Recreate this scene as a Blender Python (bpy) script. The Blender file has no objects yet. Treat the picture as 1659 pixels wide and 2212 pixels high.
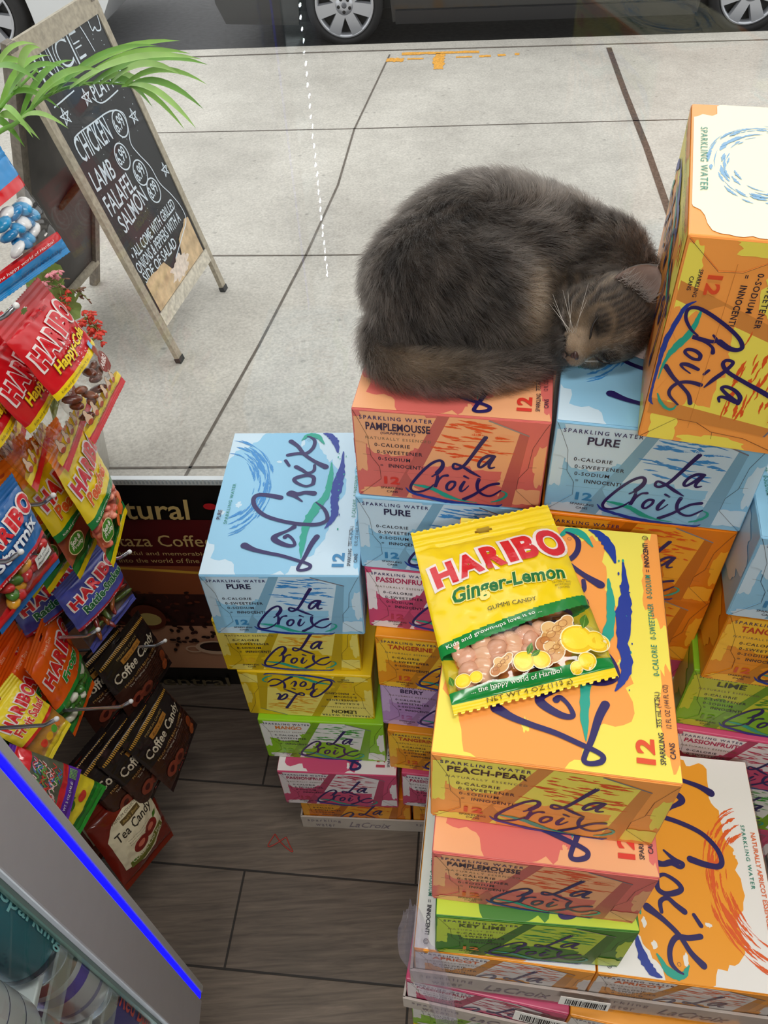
import bpy, bmesh, math, random
import numpy as np
from math import sin, cos, pi, radians
from mathutils import Vector, Matrix, noise
from mathutils.geometry import tessellate_polygon
S = bpy.context.scene
COL = S.collection
random.seed(4)
# ------------------------------------------------------------------ camera, world, lights, exposure
FPX, CAM_H = 1711.5, 1.4766
PIT, ROL = radians(46.416), radians(-3.449)
_fw = np.array([0, cos(PIT), -sin(PIT)]); _r = np.array([1., 0, 0]); _u = np.array([0, sin(PIT), cos(PIT)])
_R = cos(ROL)*_r + sin(ROL)*_u; _U = -sin(ROL)*_r + cos(ROL)*_u
CAMP = np.array([0, 0, CAM_H])
cd = bpy.data.cameras.new('camera'); cam = bpy.data.objects.new('camera', cd); COL.objects.link(cam)
M = Matrix(((_R[0], _U[0], -_fw[0], 0), (_R[1], _U[1], -_fw[1], 0), (_R[2], _U[2], -_fw[2], CAM_H), (0, 0, 0, 1)))
cam.matrix_world = M
cd.sensor_fit = 'VERTICAL'; cd.sensor_height = 36.0; cd.lens = 36.0*FPX/2212.0; cd.clip_start = .02
S.camera = cam
NFUR = 130000
S.view_settings.view_transform = 'Standard'; S.view_settings.look = 'None'
S.view_settings.gamma = 1; S.view_settings.exposure = 0.0
S.view_settings.use_curve_mapping = False
w = bpy.data.worlds.new('overcast_sky'); S.world = w; w.use_nodes = True
nt = w.node_tree; bg = nt.nodes['Background']
sky = nt.nodes.new('ShaderNodeTexSky'); sky.sky_type = 'HOSEK_WILKIE'; sky.turbidity = 8.0; sky.ground_albedo = .4
sky.sun_direction = (-.3, .6, .74)
mixn = nt.nodes.new('ShaderNodeMixRGB'); mixn.inputs[0].default_value = .88; mixn.inputs[2].default_value = (1.0, .988, .978, 1)
nt.links.new(sky.outputs[0], mixn.inputs[1]); nt.links.new(mixn.outputs[0], bg.inputs['Color'])
bg.inputs['Strength'].default_value = 1.72

def area(name, loc, rot, size, sy, power, col=(1, 1, 1)):
    l = bpy.data.lights.new(name, 'AREA'); l.shape = 'RECTANGLE'; l.size = size; l.size_y = sy; l.energy = power; l.color = col
    o = bpy.data.objects.new(name, l); COL.objects.link(o); o.location = loc; o.rotation_euler = rot
    return o
# the shop's ceiling lamps (flat LED fittings)
area('ceiling_lamp_light', (.35, .15, 2.66), (0, 0, 0), 1.1, .3, 19, (1, .97, .92))
area('ceiling_lamp_light', (-.3, -1.4, 2.66), (0, 0, 0), 1.1, .3, 37, (1, .97, .92))

# ------------------------------------------------------------------ pixel helpers (positions measured off the photograph)
def ray(a, b): return _fw + _R*(a-829.5)/FPX - _U*(b-1106)/FPX
def atz(a, b, z): d = ray(a, b); return CAMP + d*(z-CAM_H)/d[2]
def aty(a, b, y): d = ray(a, b); return CAMP + d*y/d[1]
def atx(a, b, x): d = ray(a, b); return CAMP + d*x/d[0]
def atD(a, b, D): return CAMP + ray(a, b)*D
def onplane(a, b, P, n):
    d = ray(a, b); n = np.array(n, float); return CAMP + d*(np.dot(np.array(P, float)-CAMP, n)/np.dot(d, n))

# ------------------------------------------------------------------ materials
def lin(c):
    return tuple((x/12.92 if x <= .04045 else ((x+.055)/1.055)**2.4) for x in (v/255. for v in c))
MC = {}
def mat(rgb, rough=.4, metal=0., spec=.5, vary=0., scale=60., bump=0., bscale=200., name=None, emit=0., coat=0.):
    key = (tuple(rgb), rough, metal, spec, vary, scale, bump, bscale, emit, coat)
    if key in MC: return MC[key]
    m = bpy.data.materials.new(name or 'paint'); m.use_nodes = True
    t = m.node_tree; b = t.nodes['Principled BSDF']; c = lin(rgb)
    b.inputs['Base Color'].default_value = (*c, 1)
    b.inputs['Roughness'].default_value = rough; b.inputs['Metallic'].default_value = metal
    b.inputs['Specular IOR Level'].default_value = spec
    if coat: b.inputs['Coat Weight'].default_value = coat; b.inputs['Coat Roughness'].default_value = .08
    if emit:
        b.inputs['Emission Color'].default_value = (*c, 1); b.inputs['Emission Strength'].default_value = emit
    tc = None
    if vary or bump: tc = t.nodes.new('ShaderNodeTexCoord')
    if vary:
        n = t.nodes.new('ShaderNodeTexNoise'); n.inputs['Scale'].default_value = scale; n.inputs['Detail'].default_value = 4
        t.links.new(tc.outputs['Object'], n.inputs['Vector'])
        r = t.nodes.new('ShaderNodeMapRange'); r.inputs[1].default_value = .3; r.inputs[2].default_value = .7
        r.inputs[3].default_value = 1-vary; r.inputs[4].default_value = 1+vary
        t.links.new(n.outputs['Fac'], r.inputs[0])
        mx = t.nodes.new('ShaderNodeVectorMath'); mx.operation = 'SCALE'; mx.inputs[0].default_value = c
        t.links.new(r.outputs[0], mx.inputs['Scale']); t.links.new(mx.outputs[0], b.inputs['Base Color'])
    if bump:
        n = t.nodes.new('ShaderNodeTexNoise'); n.inputs['Scale'].default_value = bscale; n.inputs['Detail'].default_value = 3
        t.links.new(tc.outputs['Object'], n.inputs['Vector'])
        bp = t.nodes.new('ShaderNodeBump'); bp.inputs['Strength'].default_value = bump; bp.inputs['Distance'].default_value = .002
        t.links.new(n.outputs['Fac'], bp.inputs['Height']); t.links.new(bp.outputs[0], b.inputs['Normal'])
    MC[key] = m; return m
def film(name, tint=(1, 1, 1), gloss=.12, rough=.06, milky=0., mcol=(1, 1, 1)):
    m = bpy.data.materials.new(name); m.use_nodes = True; t = m.node_tree
    for n in list(t.nodes): t.nodes.remove(n)
    out = t.nodes.new('ShaderNodeOutputMaterial'); tr = t.nodes.new('ShaderNodeBsdfTransparent'); tr.inputs[0].default_value = (*tint, 1)
    gl = t.nodes.new('ShaderNodeBsdfGlossy'); gl.inputs['Roughness'].default_value = rough
    fr = t.nodes.new('ShaderNodeLayerWeight'); fr.inputs[0].default_value = .5
    pw = t.nodes.new('ShaderNodeMath'); pw.operation = 'POWER'; pw.inputs[1].default_value = 3; t.links.new(fr.outputs['Facing'], pw.inputs[0])
    mr = t.nodes.new('ShaderNodeMapRange'); mr.inputs[3].default_value = gloss*.5; mr.inputs[4].default_value = min(1, gloss*5)
    t.links.new(pw.outputs[0], mr.inputs[0])
    mx = t.nodes.new('ShaderNodeMixShader'); t.links.new(mr.outputs[0], mx.inputs[0]); t.links.new(tr.outputs[0], mx.inputs[1]); t.links.new(gl.outputs[0], mx.inputs[2])
    last = mx
    if milky:
        df = t.nodes.new('ShaderNodeBsdfDiffuse'); df.inputs[0].default_value = (*mcol, 1)
        m2 = t.nodes.new('ShaderNodeMixShader'); m2.inputs[0].default_value = milky
        t.links.new(mx.outputs[0], m2.inputs[1]); t.links.new(df.outputs[0], m2.inputs[2]); last = m2
    t.links.new(last.outputs[0], out.inputs[0]); return m

# ------------------------------------------------------------------ mesh collecting
class MB:
    def __init__(s): s.v = []; s.f = []; s.m = []; s.mats = []; s.smooth = []
    def mi(s, m):
        if m not in s.mats: s.mats.append(m)
        return s.mats.index(m)
    def add(s, verts, faces, m, smooth=False):
        o = len(s.v); s.v += [tuple(map(float, p)) for p in verts]; k = s.mi(m)
        for f in faces: s.f.append(tuple(i+o for i in f)); s.m.append(k); s.smooth.append(smooth)
    def box(s, c, d, m, rot=None):
        x, y, z = d[0]/2, d[1]/2, d[2]/2
        P = [Vector((sx*x, sy*y, sz*z)) for sx in (-1, 1) for sy in (-1, 1) for sz in (-1, 1)]
        if rot: P = [rot @ p for p in P]
        c = Vector(c)
        s.add([p+c for p in P], [(0, 1, 3, 2), (4, 6, 7, 5), (0, 4, 5, 1), (2, 3, 7, 6), (0, 2, 6, 4), (1, 5, 7, 3)], m)
    def bbox(s, lo, hi, m, bev=.002):
        bm = bmesh.new(); bmesh.ops.create_cube(bm, size=1)
        for v in bm.verts: v.co = Vector([(lo[i]+hi[i])/2+v.co[i]*(hi[i]-lo[i]) for i in range(3)])
        bmesh.ops.bevel(bm, geom=bm.edges[:], offset=bev, segments=2, affect='EDGES', profile=.5)
        s.bm(bm, m)
    def bm(s, bm, m, smooth=False):
        bm.verts.index_update(); s.add([v.co for v in bm.verts], [[v.index for v in f.verts] for f in bm.faces], m, smooth); bm.free()
    def tube(s, pts, rad, m, seg=8, cap=True):
        pts = [Vector(p) for p in pts]; n = len(pts)
        if not hasattr(rad, '__len__'): rad = [rad]*n
        V = []; F = []; nx = None
        for i, p in enumerate(pts):
            t = (pts[min(i+1, n-1)]-pts[max(i-1, 0)])
            t = t.normalized() if t.length > 1e-9 else Vector((0, 0, 1))
            if nx is None: nx = t.orthogonal().normalized()
            nx = (nx - t*nx.dot(t)); nx = nx.normalized() if nx.length > 1e-6 else t.orthogonal().normalized()
            b = t.cross(nx)
            for k in range(seg):
                a = 2*pi*k/seg; V.append(p+(nx*cos(a)+b*sin(a))*rad[i])
        for i in range(n-1):
            for k in range(seg):
                F.append((i*seg+k, i*seg+(k+1) % seg, (i+1)*seg+(k+1) % seg, (i+1)*seg+k))
        if cap: F.append(tuple(range(seg))[::-1]); F.append(tuple((n-1)*seg+k for k in range(seg)))
        s.add(V, F, m, True)
    def ell(s, c, r, m, rot=None, sub=2):
        bm = bmesh.new(); bmesh.ops.create_icosphere(bm, subdivisions=sub, radius=1)
        for v in bm.verts:
            p = Vector((v.co.x*r[0], v.co.y*r[1], v.co.z*r[2]))
            if rot: p = rot @ p
            v.co = p+Vector(c)
        s.bm(bm, m, True)
    def lathe(s, prof, m, seg=32, smooth=True):
        V = []; F = []
        for r, z in prof:
            for k in range(seg): a = 2*pi*k/seg; V.append((r*cos(a), r*sin(a), z))
        for i in range(len(prof)-1):
            for k in range(seg): F.append((i*seg+k, i*seg+(k+1) % seg, (i+1)*seg+(k+1) % seg, (i+1)*seg+k))
        s.add(V, F, m, smooth)
    def prism(s, poly, ext, m):      # poly: 3D points (planar), ext: vector
        n = len(poly); e = Vector(ext); P = [Vector(p) for p in poly]; V = P+[p+e for p in P]
        tri = [tuple(t) for t in tessellate_polygon([P])]
        F = tri+[tuple(i+n for i in t[::-1]) for t in tri]+[(i, (i+1) % n, n+(i+1) % n, n+i) for i in range(n)]
        s.add(V, F, m)
    def build(s, name, parent=None):
        me = bpy.data.meshes.new(name); me.from_pydata(s.v, [], s.f)
        for m in s.mats: me.materials.append(m)
        me.polygons.foreach_set('material_index', s.m); me.polygons.foreach_set('use_smooth', s.smooth)
        me.update()
        o = bpy.data.objects.new(name, me); COL.objects.link(o)
        if parent: o.parent = parent
        return o
def empty(name, label, cat, loc=(0, 0, 0), rot=(0, 0, 0), group=None):
    o = bpy.data.objects.new(name, None); COL.objects.link(o); o.location = tuple(loc); o.rotation_euler = rot; o.empty_display_size = .05
    tag(o, label, cat, group); return o
def tag(o, label, cat, group=None, kind=None):
    if label: o['label'] = label
    if cat: o['category'] = cat
    if group: o['group'] = group
    if kind: o['kind'] = kind
    return o
def struct(name, mb): o = mb.build(name); o['kind'] = 'structure'; return o
def copy_tree(o, parent=None):
    c = o.copy(); COL.objects.link(c)
    if parent: c.parent = parent
    for ch in list(o.children): copy_tree(ch, c)
    return c

# ------------------------------------------------------------------ flat artwork (strokes, blots, lettering) in millimetres
TXT = {}
def text_tris(s, bold=0., shear=0., space=1.):
    key = (s, bold, shear, space)
    if key in TXT: return TXT[key]
    c = bpy.data.curves.new('t', 'FONT'); c.body = s; c.offset = bold; c.shear = shear; c.space_character = space; c.resolution_u = 5 if len(s) <= 6 else 2; c.fill_mode = 'FRONT'
    o = bpy.data.objects.new('t', c); COL.objects.link(o)
    me = bpy.data.meshes.new_from_object(o.evaluated_get(bpy.context.evaluated_depsgraph_get()))
    V = np.array([v.co[:2] for v in me.vertices]) if len(me.vertices) else np.zeros((0, 2)); F = [tuple(p.vertices) for p in me.polygons]
    bpy.data.objects.remove(o); bpy.data.curves.remove(c); bpy.data.meshes.remove(me)
    TXT[key] = (V, F); return TXT[key]
def smoothpts(P, k=6):
    P = [np.array(p, float) for p in P]; out = []
    for i in range(len(P)-1):
        p0, p1, p2, p3 = P[max(i-1, 0)], P[i], P[i+1], P[min(i+2, len(P)-1)]
        for j in range(k):
            t = j/k
            out.append(.5*((2*p1)+(-p0+p2)*t+(2*p0-5*p1+4*p2-p3)*t*t+(-p0+3*p1-3*p2+p3)*t**3))
    out.append(P[-1]); return out
class Art:
    """layers of flat shapes; emit() puts them on a face given by a mapping function"""
    def __init__(s): s.L = []; s.dx = 0
    def tri(s, V, F, m, lay): s.L.append((np.array(V, float), F, m, lay))
    def poly(s, P, m, lay=1):
        P3 = [Vector((p[0], p[1], 0)) for p in P]
        s.tri([(p[0], p[1]) for p in P], [tuple(t) for t in tessellate_polygon([P3])], m, lay)
    def rect(s, x0, y0, x1, y1, m, lay=1): s.tri([(x0, y0), (x1, y0), (x1, y1), (x0, y1)], [(0, 1, 2, 3)], m, lay)
    def ell(s, cx, cy, rx, ry, m, lay=2, rot=0., n=24):
        a = np.arange(n)*2*pi/n; x = rx*np.cos(a); y = ry*np.sin(a); c, q = cos(rot), sin(rot)
        s.tri(np.stack([cx+c*x-q*y, cy+q*x+c*y], 1), [tuple(range(n))], m, lay)
    def ring(s, cx, cy, rx, ry, wd, m, lay=2, rot=0., n=28):
        V = []; F = []; c, q = cos(rot), sin(rot)
        for i in range(n):
            a = 2*pi*i/n
            for k in (1, 0):
                x, y = (rx-k*wd)*cos(a), (ry-k*wd)*sin(a); V.append((cx+c*x-q*y, cy+q*x+c*y))
        F = [(2*i, 2*i+1, (2*i+3) % (2*n), (2*i+2) % (2*n)) for i in range(n)]; s.tri(V, F, m, lay)
    def stroke(s, P, m, lay=3, k=6, ragged=0., wmul=1., cap=True):
        Q = smoothpts(P, k); V = []; F = []; n = len(Q)
        for i, q in enumerate(Q):
            t = Q[min(i+1, n-1)][:2]-Q[max(i-1, 0)][:2]; l = np.hypot(*t) or 1; nn = np.array([-t[1], t[0]])/l
            wl = max(.05, q[2])*wmul/2; a = 1+ragged*random.uniform(-1, 1); b = 1+ragged*random.uniform(-1, 1)
            V += [q[:2]+nn*wl*a, q[:2]-nn*wl*b]
        F = [(2*i, 2*i+1, 2*i+3, 2*i+2) for i in range(n-1)]
        s.tri(V, F, m, lay); s.L[-1] = (*s.L[-1][:3], lay, 4e-6)
        if cap:
            for q in (Q[0], Q[-1]):
                if q[2]*wmul > .8: s.ell(q[0], q[1], q[2]*wmul/2, q[2]*wmul/2, m, lay+.1, n=12)
    def blob(s, cx, cy, rx, ry, m, lay=1, seed=0, amp=.25, n=70, clip=None, fr=2.2):
        P = []
        for i in range(n):
            a = 2*pi*i/n; d = Vector((cos(a)*fr+seed*7.3, sin(a)*fr, seed*1.7))
            r = 1+amp*(noise.noise(d)*1.2+.5*noise.noise(d*3.1)+.3*noise.noise(d*8))
            x, y = cx+rx*r*cos(a), cy+ry*r*sin(a)
            if clip: x = min(max(x, clip[0]), clip[2]); y = min(max(y, clip[1]), clip[3])
            P.append((x, y))
        s.tri([(cx if not clip else min(max(cx, clip[0]), clip[2]), cy if not clip else min(max(cy, clip[1]), clip[3]))]+P, [(0, 1+i, 1+(i+1) % n) for i in range(n)], m, lay)
    def text(s, t, x, y, w, h, m, lay=4, rot=0., bold=.0, shear=0., space=1., arch=0., align='l'):
        V, F = text_tris(t, bold, shear, space)
        if not len(V): return
        lo, hi = V.min(0), V.max(0)
        if w is None: w = h/(hi[1]-lo[1])*(hi[0]-lo[0])
        P = (V-lo)/(hi-lo+1e-9)
        X = P[:, 0]*w; Y = P[:, 1]*h+(arch*(1-(2*P[:, 0]-1)**2) if arch else 0)
        if align == 'c': X = X-w/2
        c, q = cos(rot), sin(rot)
        s.tri(np.stack([x+c*X-q*Y, y+q*X+c*Y], 1), F, m, lay)
    def emit(s, mb, f, off=.0004, step=.00012, split=None, m_only=None):
        """f(x_mm, y_mm, height) -> 3D"""
        for i, t in enumerate(s.L):                       # every shape lies a few microns above the one printed before it
            V, F, m, lay = t[:4]; g = t[4] if len(t) > 4 and split is None else 0.
            V, F = (V, F) if split is None else splitmesh(V, F, split)
            mb.add([f(p[0], p[1], off+step*lay+i*4e-6+g*(j//2)) for j, p in enumerate(V)], F, m)
def splitmesh(V, F, mx):
    V = [tuple(p) for p in V]; T = []
    for f in F:
        for i in range(1, len(f)-1): T.append((f[0], f[i], f[i+1]))
    out = []; cache = {}
    def mid(a, b):
        k = (min(a, b), max(a, b))
        if k not in cache: cache[k] = len(V); V.append(((V[a][0]+V[b][0])/2, (V[a][1]+V[b][1])/2))
        return cache[k]
    st = T
    while st:
        t = st.pop(); e = [((V[t[i]][0]-V[t[(i+1) % 3]][0])**2+(V[t[i]][1]-V[t[(i+1) % 3]][1])**2) for i in range(3)]
        k = max(range(3), key=lambda i: e[i])
        if e[k] > mx*mx:
            a, b, c = t[k], t[(k+1) % 3], t[(k+2) % 3]; q = mid(a, b); st.append((a, q, c)); st.append((q, b, c))
        else: out.append(t)
    return np.array(V), out

# ------------------------------------------------------------------ the shell: floor, low wall, window, room
YAW = radians(-5.1)
WM = Matrix.Rotation(YAW, 4, 'Z'); WY = .890           # window plane: local y = WY in the frame turned by YAW
def wv(x, y, z): return WM @ Vector((x, y, z))
def wbox(mb, lo, hi, m):
    P = [wv(x, y, z) for x in (lo[0], hi[0]) for y in (lo[1], hi[1]) for z in (lo[2], hi[2])]
    mb.add(P, [(0, 1, 3, 2), (4, 6, 7, 5), (0, 4, 5, 1), (2, 3, 7, 6), (0, 2, 6, 4), (1, 5, 7, 3)], m)
def floor_mat():
    m = bpy.data.materials.new('wood_look_floor_tile'); m.use_nodes = True; t = m.node_tree; b = t.nodes['Principled BSDF']
    tc = t.nodes.new('ShaderNodeTexCoord'); mp = t.nodes.new('ShaderNodeMapping')
    mp.inputs['Rotation'].default_value = (0, 0, radians(8)); mp.inputs['Location'].default_value = (.052, -.006, 0)
    t.links.new(tc.outputs['Object'], mp.inputs[0])
    br = t.nodes.new('ShaderNodeTexBrick'); br.inputs['Scale'].default_value = 1; br.inputs['Brick Width'].default_value = .62; br.inputs['Row Height'].default_value = .16
    br.inputs['Mortar Size'].default_value = .0022; br.inputs['Mortar Smooth'].default_value = .3; br.offset = .5
    br.inputs['Color1'].default_value = (*lin((124, 110, 97)), 1); br.inputs['Color2'].default_value = (*lin((106, 94, 84)), 1); br.inputs['Mortar'].default_value = (*lin((38, 31, 26)), 1)
    t.links.new(mp.outputs[0], br.inputs[0])
    m2 = t.nodes.new('ShaderNodeMapping'); m2.inputs['Scale'].default_value = (5, 70, 1); m2.inputs['Rotation'].default_value = (0, 0, radians(8)); t.links.new(tc.outputs['Object'], m2.inputs[0])
    n = t.nodes.new('ShaderNodeTexNoise'); n.inputs['Scale'].default_value = 1.6; n.inputs['Detail'].default_value = 8; n.inputs['Roughness'].default_value = .65; n.inputs['Distortion'].default_value = .6
    t.links.new(m2.outputs[0], n.inputs[0])
    r = t.nodes.new('ShaderNodeMapRange'); r.inputs[1].default_value = .3; r.inputs[2].default_value = .72; r.inputs[3].default_value = .5; r.inputs[4].default_value = 1.3; t.links.new(n.outputs[0], r.inputs[0])
    v = t.nodes.new('ShaderNodeVectorMath'); v.operation = 'SCALE'; t.links.new(br.outputs[0], v.inputs[0]); t.links.new(r.outputs[0], v.inputs['Scale'])
    t.links.new(v.outputs[0], b.inputs['Base Color']); b.inputs['Roughness'].default_value = .5
    bp = t.nodes.new('ShaderNodeBump'); bp.inputs['Strength'].default_value = .4; bp.inputs['Distance'].default_value = .002; bp.invert = True
    t.links.new(br.outputs['Fac'], bp.inputs['Height']); t.links.new(bp.outputs[0], b.inputs['Normal']); return m
mb = MB(); wbox(mb, (-1.6, -3.2, -.06), (2.2, WY, 0), floor_mat()); struct('floor', mb)
WALL = mat((140, 134, 126), .8, vary=.04, scale=8); DARK = mat((34, 30, 29), .5, vary=.1)
mb = MB(); wbox(mb, (-1.6, WY, -.06), (2.2, WY+.012, .60), DARK)
wbox(mb, (-1.6, WY+.0, 2.25), (2.2, WY+.12, 2.7), WALL); wbox(mb, (-1.6, WY+.0, .60), (-1.45, WY+.12, 2.25), WALL); wbox(mb, (2.05, WY, .60), (2.2, WY+.12, 2.25), WALL)
struct('wall_front', mb)
mb = MB(); wbox(mb, (-1.7, -3.2, -.06), (-1.6, WY+.12, 2.7), WALL); struct('wall_left', mb)
mb = MB(); wbox(mb, (2.2, -3.2, -.06), (2.3, WY+.12, 2.7), WALL); struct('wall_right', mb)
mb = MB(); wbox(mb, (-1.7, -3.3, -.06), (2.3, -3.2, 2.7), WALL); struct('wall_back', mb)
mb = MB(); wbox(mb, (-1.7, -3.3, 2.7), (2.3, WY+.12, 2.78), mat((176, 172, 166), .85, vary=.02)); struct('ceiling', mb)
for lx, ly in ((.35, .15), (-.3, -1.4)):
    mb = MB(); mb.box((lx, ly, 2.69), (1.2, .4, .02), mat((235, 235, 232), .5)); o = mb.build('ceiling_lamp')
    tag(o, 'flat white ceiling lamp fitting, '+('nearest the shop window' if ly > 0 else 'at the back of the shop'), 'lamp')
mb = MB(); wbox(mb, (-1.45, WY+.003, .60), (2.05, WY+.009, 2.25), film('window_glass', (.97, .985, .98), .07, .0)); struct('window_1', mb)
# ------------------------------------------------------------------ outside: sidewalk, kerb, road
def walk_mat():
    m = bpy.data.materials.new('concrete_sidewalk'); m.use_nodes = True; t = m.node_tree; b = t.nodes['Principled BSDF']
    tc = t.nodes.new('ShaderNodeTexCoord')
    n = t.nodes.new('ShaderNodeTexNoise'); n.inputs['Scale'].default_value = 1.7; n.inputs['Detail'].default_value = 8; n.inputs['Roughness'].default_value = .7
    n2 = t.nodes.new('ShaderNodeTexNoise'); n2.inputs['Scale'].default_value = 110; n2.inputs['Detail'].default_value = 3
    vo = t.nodes.new('ShaderNodeTexVoronoi'); vo.inputs['Scale'].default_value = 9; 
    for q in (n, n2, vo): t.links.new(tc.outputs['Object'], q.inputs['Vector'])
    r = t.nodes.new('ShaderNodeValToRGB'); e = r.color_ramp.elements; e[0].position = .28; e[0].color = (*lin((168, 163, 155)), 1); e[1].position = .72; e[1].color = (*lin((208, 203, 194)), 1)
    t.links.new(n.outputs[0], r.inputs[0])
    mr = t.nodes.new('ShaderNodeMapRange'); mr.inputs[1].default_value = .25; mr.inputs[2].default_value = .75; mr.inputs[3].default_value = .78; mr.inputs[4].default_value = 1.18; t.links.new(n2.outputs[0], mr.inputs[0])
    sp = t.nodes.new('ShaderNodeMapRange'); sp.inputs[1].default_value = .05; sp.inputs[2].default_value = .11; sp.inputs[3].default_value = .72; sp.inputs[4].default_value = 1; t.links.new(vo.outputs[0], sp.inputs[0])
    mu = t.nodes.new('ShaderNodeMath'); mu.operation = 'MULTIPLY'; t.links.new(mr.outputs[0], mu.inputs[0]); t.links.new(sp.outputs[0], mu.inputs[1])
    v = t.nodes.new('ShaderNodeVectorMath'); v.operation = 'SCALE'; t.links.new(r.outputs[0], v.inputs[0]); t.links.new(mu.outputs[0], v.inputs['Scale'])
    t.links.new(v.outputs[0], b.inputs['Base Color']); b.inputs['Roughness'].default_value = .75
    bp = t.nodes.new('ShaderNodeBump'); bp.inputs['Strength'].default_value = .35; bp.inputs['Distance'].default_value = .004; t.links.new(n2.outputs[0], bp.inputs['Height']); t.links.new(bp.outputs[0], b.inputs['Normal'])
    return m
GZ = -.15
def gp(px, py, z=GZ): return Vector(atz(px, py, z))
KY = 1.0655*5.24; 
def kerb(x): return KY-.086*x+.03
mb = MB(); WK = walk_mat()
mb.add([(-7, WY+.3, GZ), (7, WY-.8, GZ), (7, kerb(7), GZ), (-7, kerb(-7), GZ), (-7, kerb(-7)+.13, GZ-.001), (7, kerb(7)+.13, GZ-.001), (7, kerb(7)+.14, GZ-.13), (-7, kerb(-7)+.14, GZ-.13)], [(0, 1, 2, 3), (3, 2, 5, 4), (4, 5, 6, 7)], WK)
struct('sidewalk', mb)
mb = MB(); SEAM = mat((104, 96, 88), .9, vary=.3, scale=40)
def seam(pts, wd, z=GZ+.0015, m=SEAM):
    P = [gp(*p) for p in pts]
    for a, b in zip(P[:-1], P[1:]):
        d = (b-a).normalized(); n = Vector((-d.y, d.x, 0))*wd/2; zz = Vector((0, 0, .0015))
        mb.add([a+n+zz, a-n+zz, b-n+zz, b+n+zz], [(0, 1, 2, 3)], m)
seam([(300, 288), (780, 278), (1330, 262), (1659, 254)], .009); seam([(340, 553), (660, 552), (900, 549), (1450, 540)], .009); seam([(150, 1012), (430, 1010), (900, 1004)], .009)
seam([(842, 118), (765, 280), (730, 400), (660, 553), (560, 745), (425, 985), (400, 1030)], .010)
seam([(1315, 103), (1350, 200), (1397, 320), (1446, 462), (1480, 560)], .032, m=mat((86, 70, 60), .8, vary=.5, scale=60))
seam([(280, 128), (700, 113), (1659, 86)], .02)
o = mb.build('sidewalk_joint'); tag(o, None, None, kind='structure')
YP = mat((232, 168, 70), .8, vary=.25, scale=90)
random.seed(5); pm = empty('paint_marking', 'orange spray painted utility marking on the sidewalk near the kerb', 'marking')
for a, b, wd in [((868, 117), (1035, 112), .05), ((950, 116), (946, 150), .075), ((835, 130), (872, 130), .08), ((880, 128), (915, 127), .03), ((985, 124), (1020, 123), .03), ((1035, 122), (1060, 121), .04), ((1075, 120), (1092, 119), .04), ((1112, 117), (1122, 117), .04)]:
    P = [gp(*(np.array(a)*(1-k)+np.array(b)*k)) for k in np.linspace(0, 1, 7)]; mb = MB()
    for p, q in zip(P[:-1], P[1:]):
        d = (q-p).normalized(); n = Vector((-d.y, d.x, 0))*wd/2; zz = Vector((0, 0, .002))
        mb.add([p+n*random.uniform(.6, 1.1)+zz, p-n*random.uniform(.6, 1.1)+zz, q-n*random.uniform(.6, 1.1)+zz, q+n*random.uniform(.6, 1.1)+zz], [(0, 1, 2, 3)], YP)
    mb.build('paint_stroke', pm)
mb = MB(); mb.add([(-12, kerb(-12)+.12, GZ-.12), (12, kerb(12)+.12, GZ-.12), (12, 18, GZ-.12), (-12, 18, GZ-.12)], [(0, 1, 2, 3)], mat((74, 73, 76), .8, vary=.25, scale=30, bump=.4, bscale=150)); struct('road', mb)

# ------------------------------------------------------------------ sparkling water cartons
W, D, H = .198, .264, .122
NAVY = mat((38, 28, 92), .35); GREEN = mat((32, 160, 140), .35); BLUE = mat((28, 56, 150), .35); INK = mat((40, 34, 52), .4); OLIVE = mat((120, 105, 80), .4)
TEAL = mat((30, 130, 110), .4); METAL = mat((150, 150, 165), .3, .6); CREASE = mat((70, 58, 52), .6)
FL = {  # light, main, accent, name colour, number colour, name, second line
 'pure': ((196, 220, 236), (142, 196, 228), (62, 140, 206), (38, 34, 70), (56, 130, 180), 'PURE', None),
 'pamplemousse': ((240, 172, 124), (220, 110, 102), (226, 82, 40), (50, 28, 62), (216, 56, 44), 'PAMPLEMOUSSE', '(GRAPEFRUIT)'),
 'peach-pear': ((240, 224, 92), (246, 160, 76), (224, 88, 36), (58, 34, 40), (222, 80, 44), 'PEACH-PEAR', None),
 'lemon': ((240, 222, 110), (226, 190, 22), (226, 160, 30), (70, 56, 40), (226, 180, 40), 'LEMON', None),
 'mango': ((232, 232, 226), (140, 196, 30), (60, 160, 50), (226, 130, 50), (120, 180, 60), 'MANGO', None),
 'passionfruit': ((236, 226, 228), (206, 76, 116), (196, 44, 84), (176, 36, 84), (186, 60, 84), 'PASSIONFRUIT', None),
 'orange': ((244, 168, 40), (226, 124, 16), (226, 92, 20), (60, 36, 28), (200, 84, 30), 'ORANGE', None),
 'tangerine': ((250, 196, 50), (234, 150, 24), (228, 104, 30), (190, 60, 30), (216, 90, 40), 'TANGERINE', None),
 'berry': ((206, 176, 216), (184, 142, 198), (150, 90, 170), (60, 36, 80), (180, 110, 170), 'BERRY', None),
 'lime': ((196, 206, 50), (130, 186, 40), (70, 140, 40), (50, 60, 40), (110, 150, 50), 'LIME', None),
 'key lime': ((190, 214, 60), (66, 128, 40), (40, 150, 80), (70, 84, 40), (232, 130, 50), 'KEY LIME', None),
 'apricot': ((236, 234, 230), (242, 160, 44), (226, 96, 40), (226, 110, 60), (226, 110, 60), 'APRICOT', None)}
CP = dict(rough=.34, spec=.45)
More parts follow.
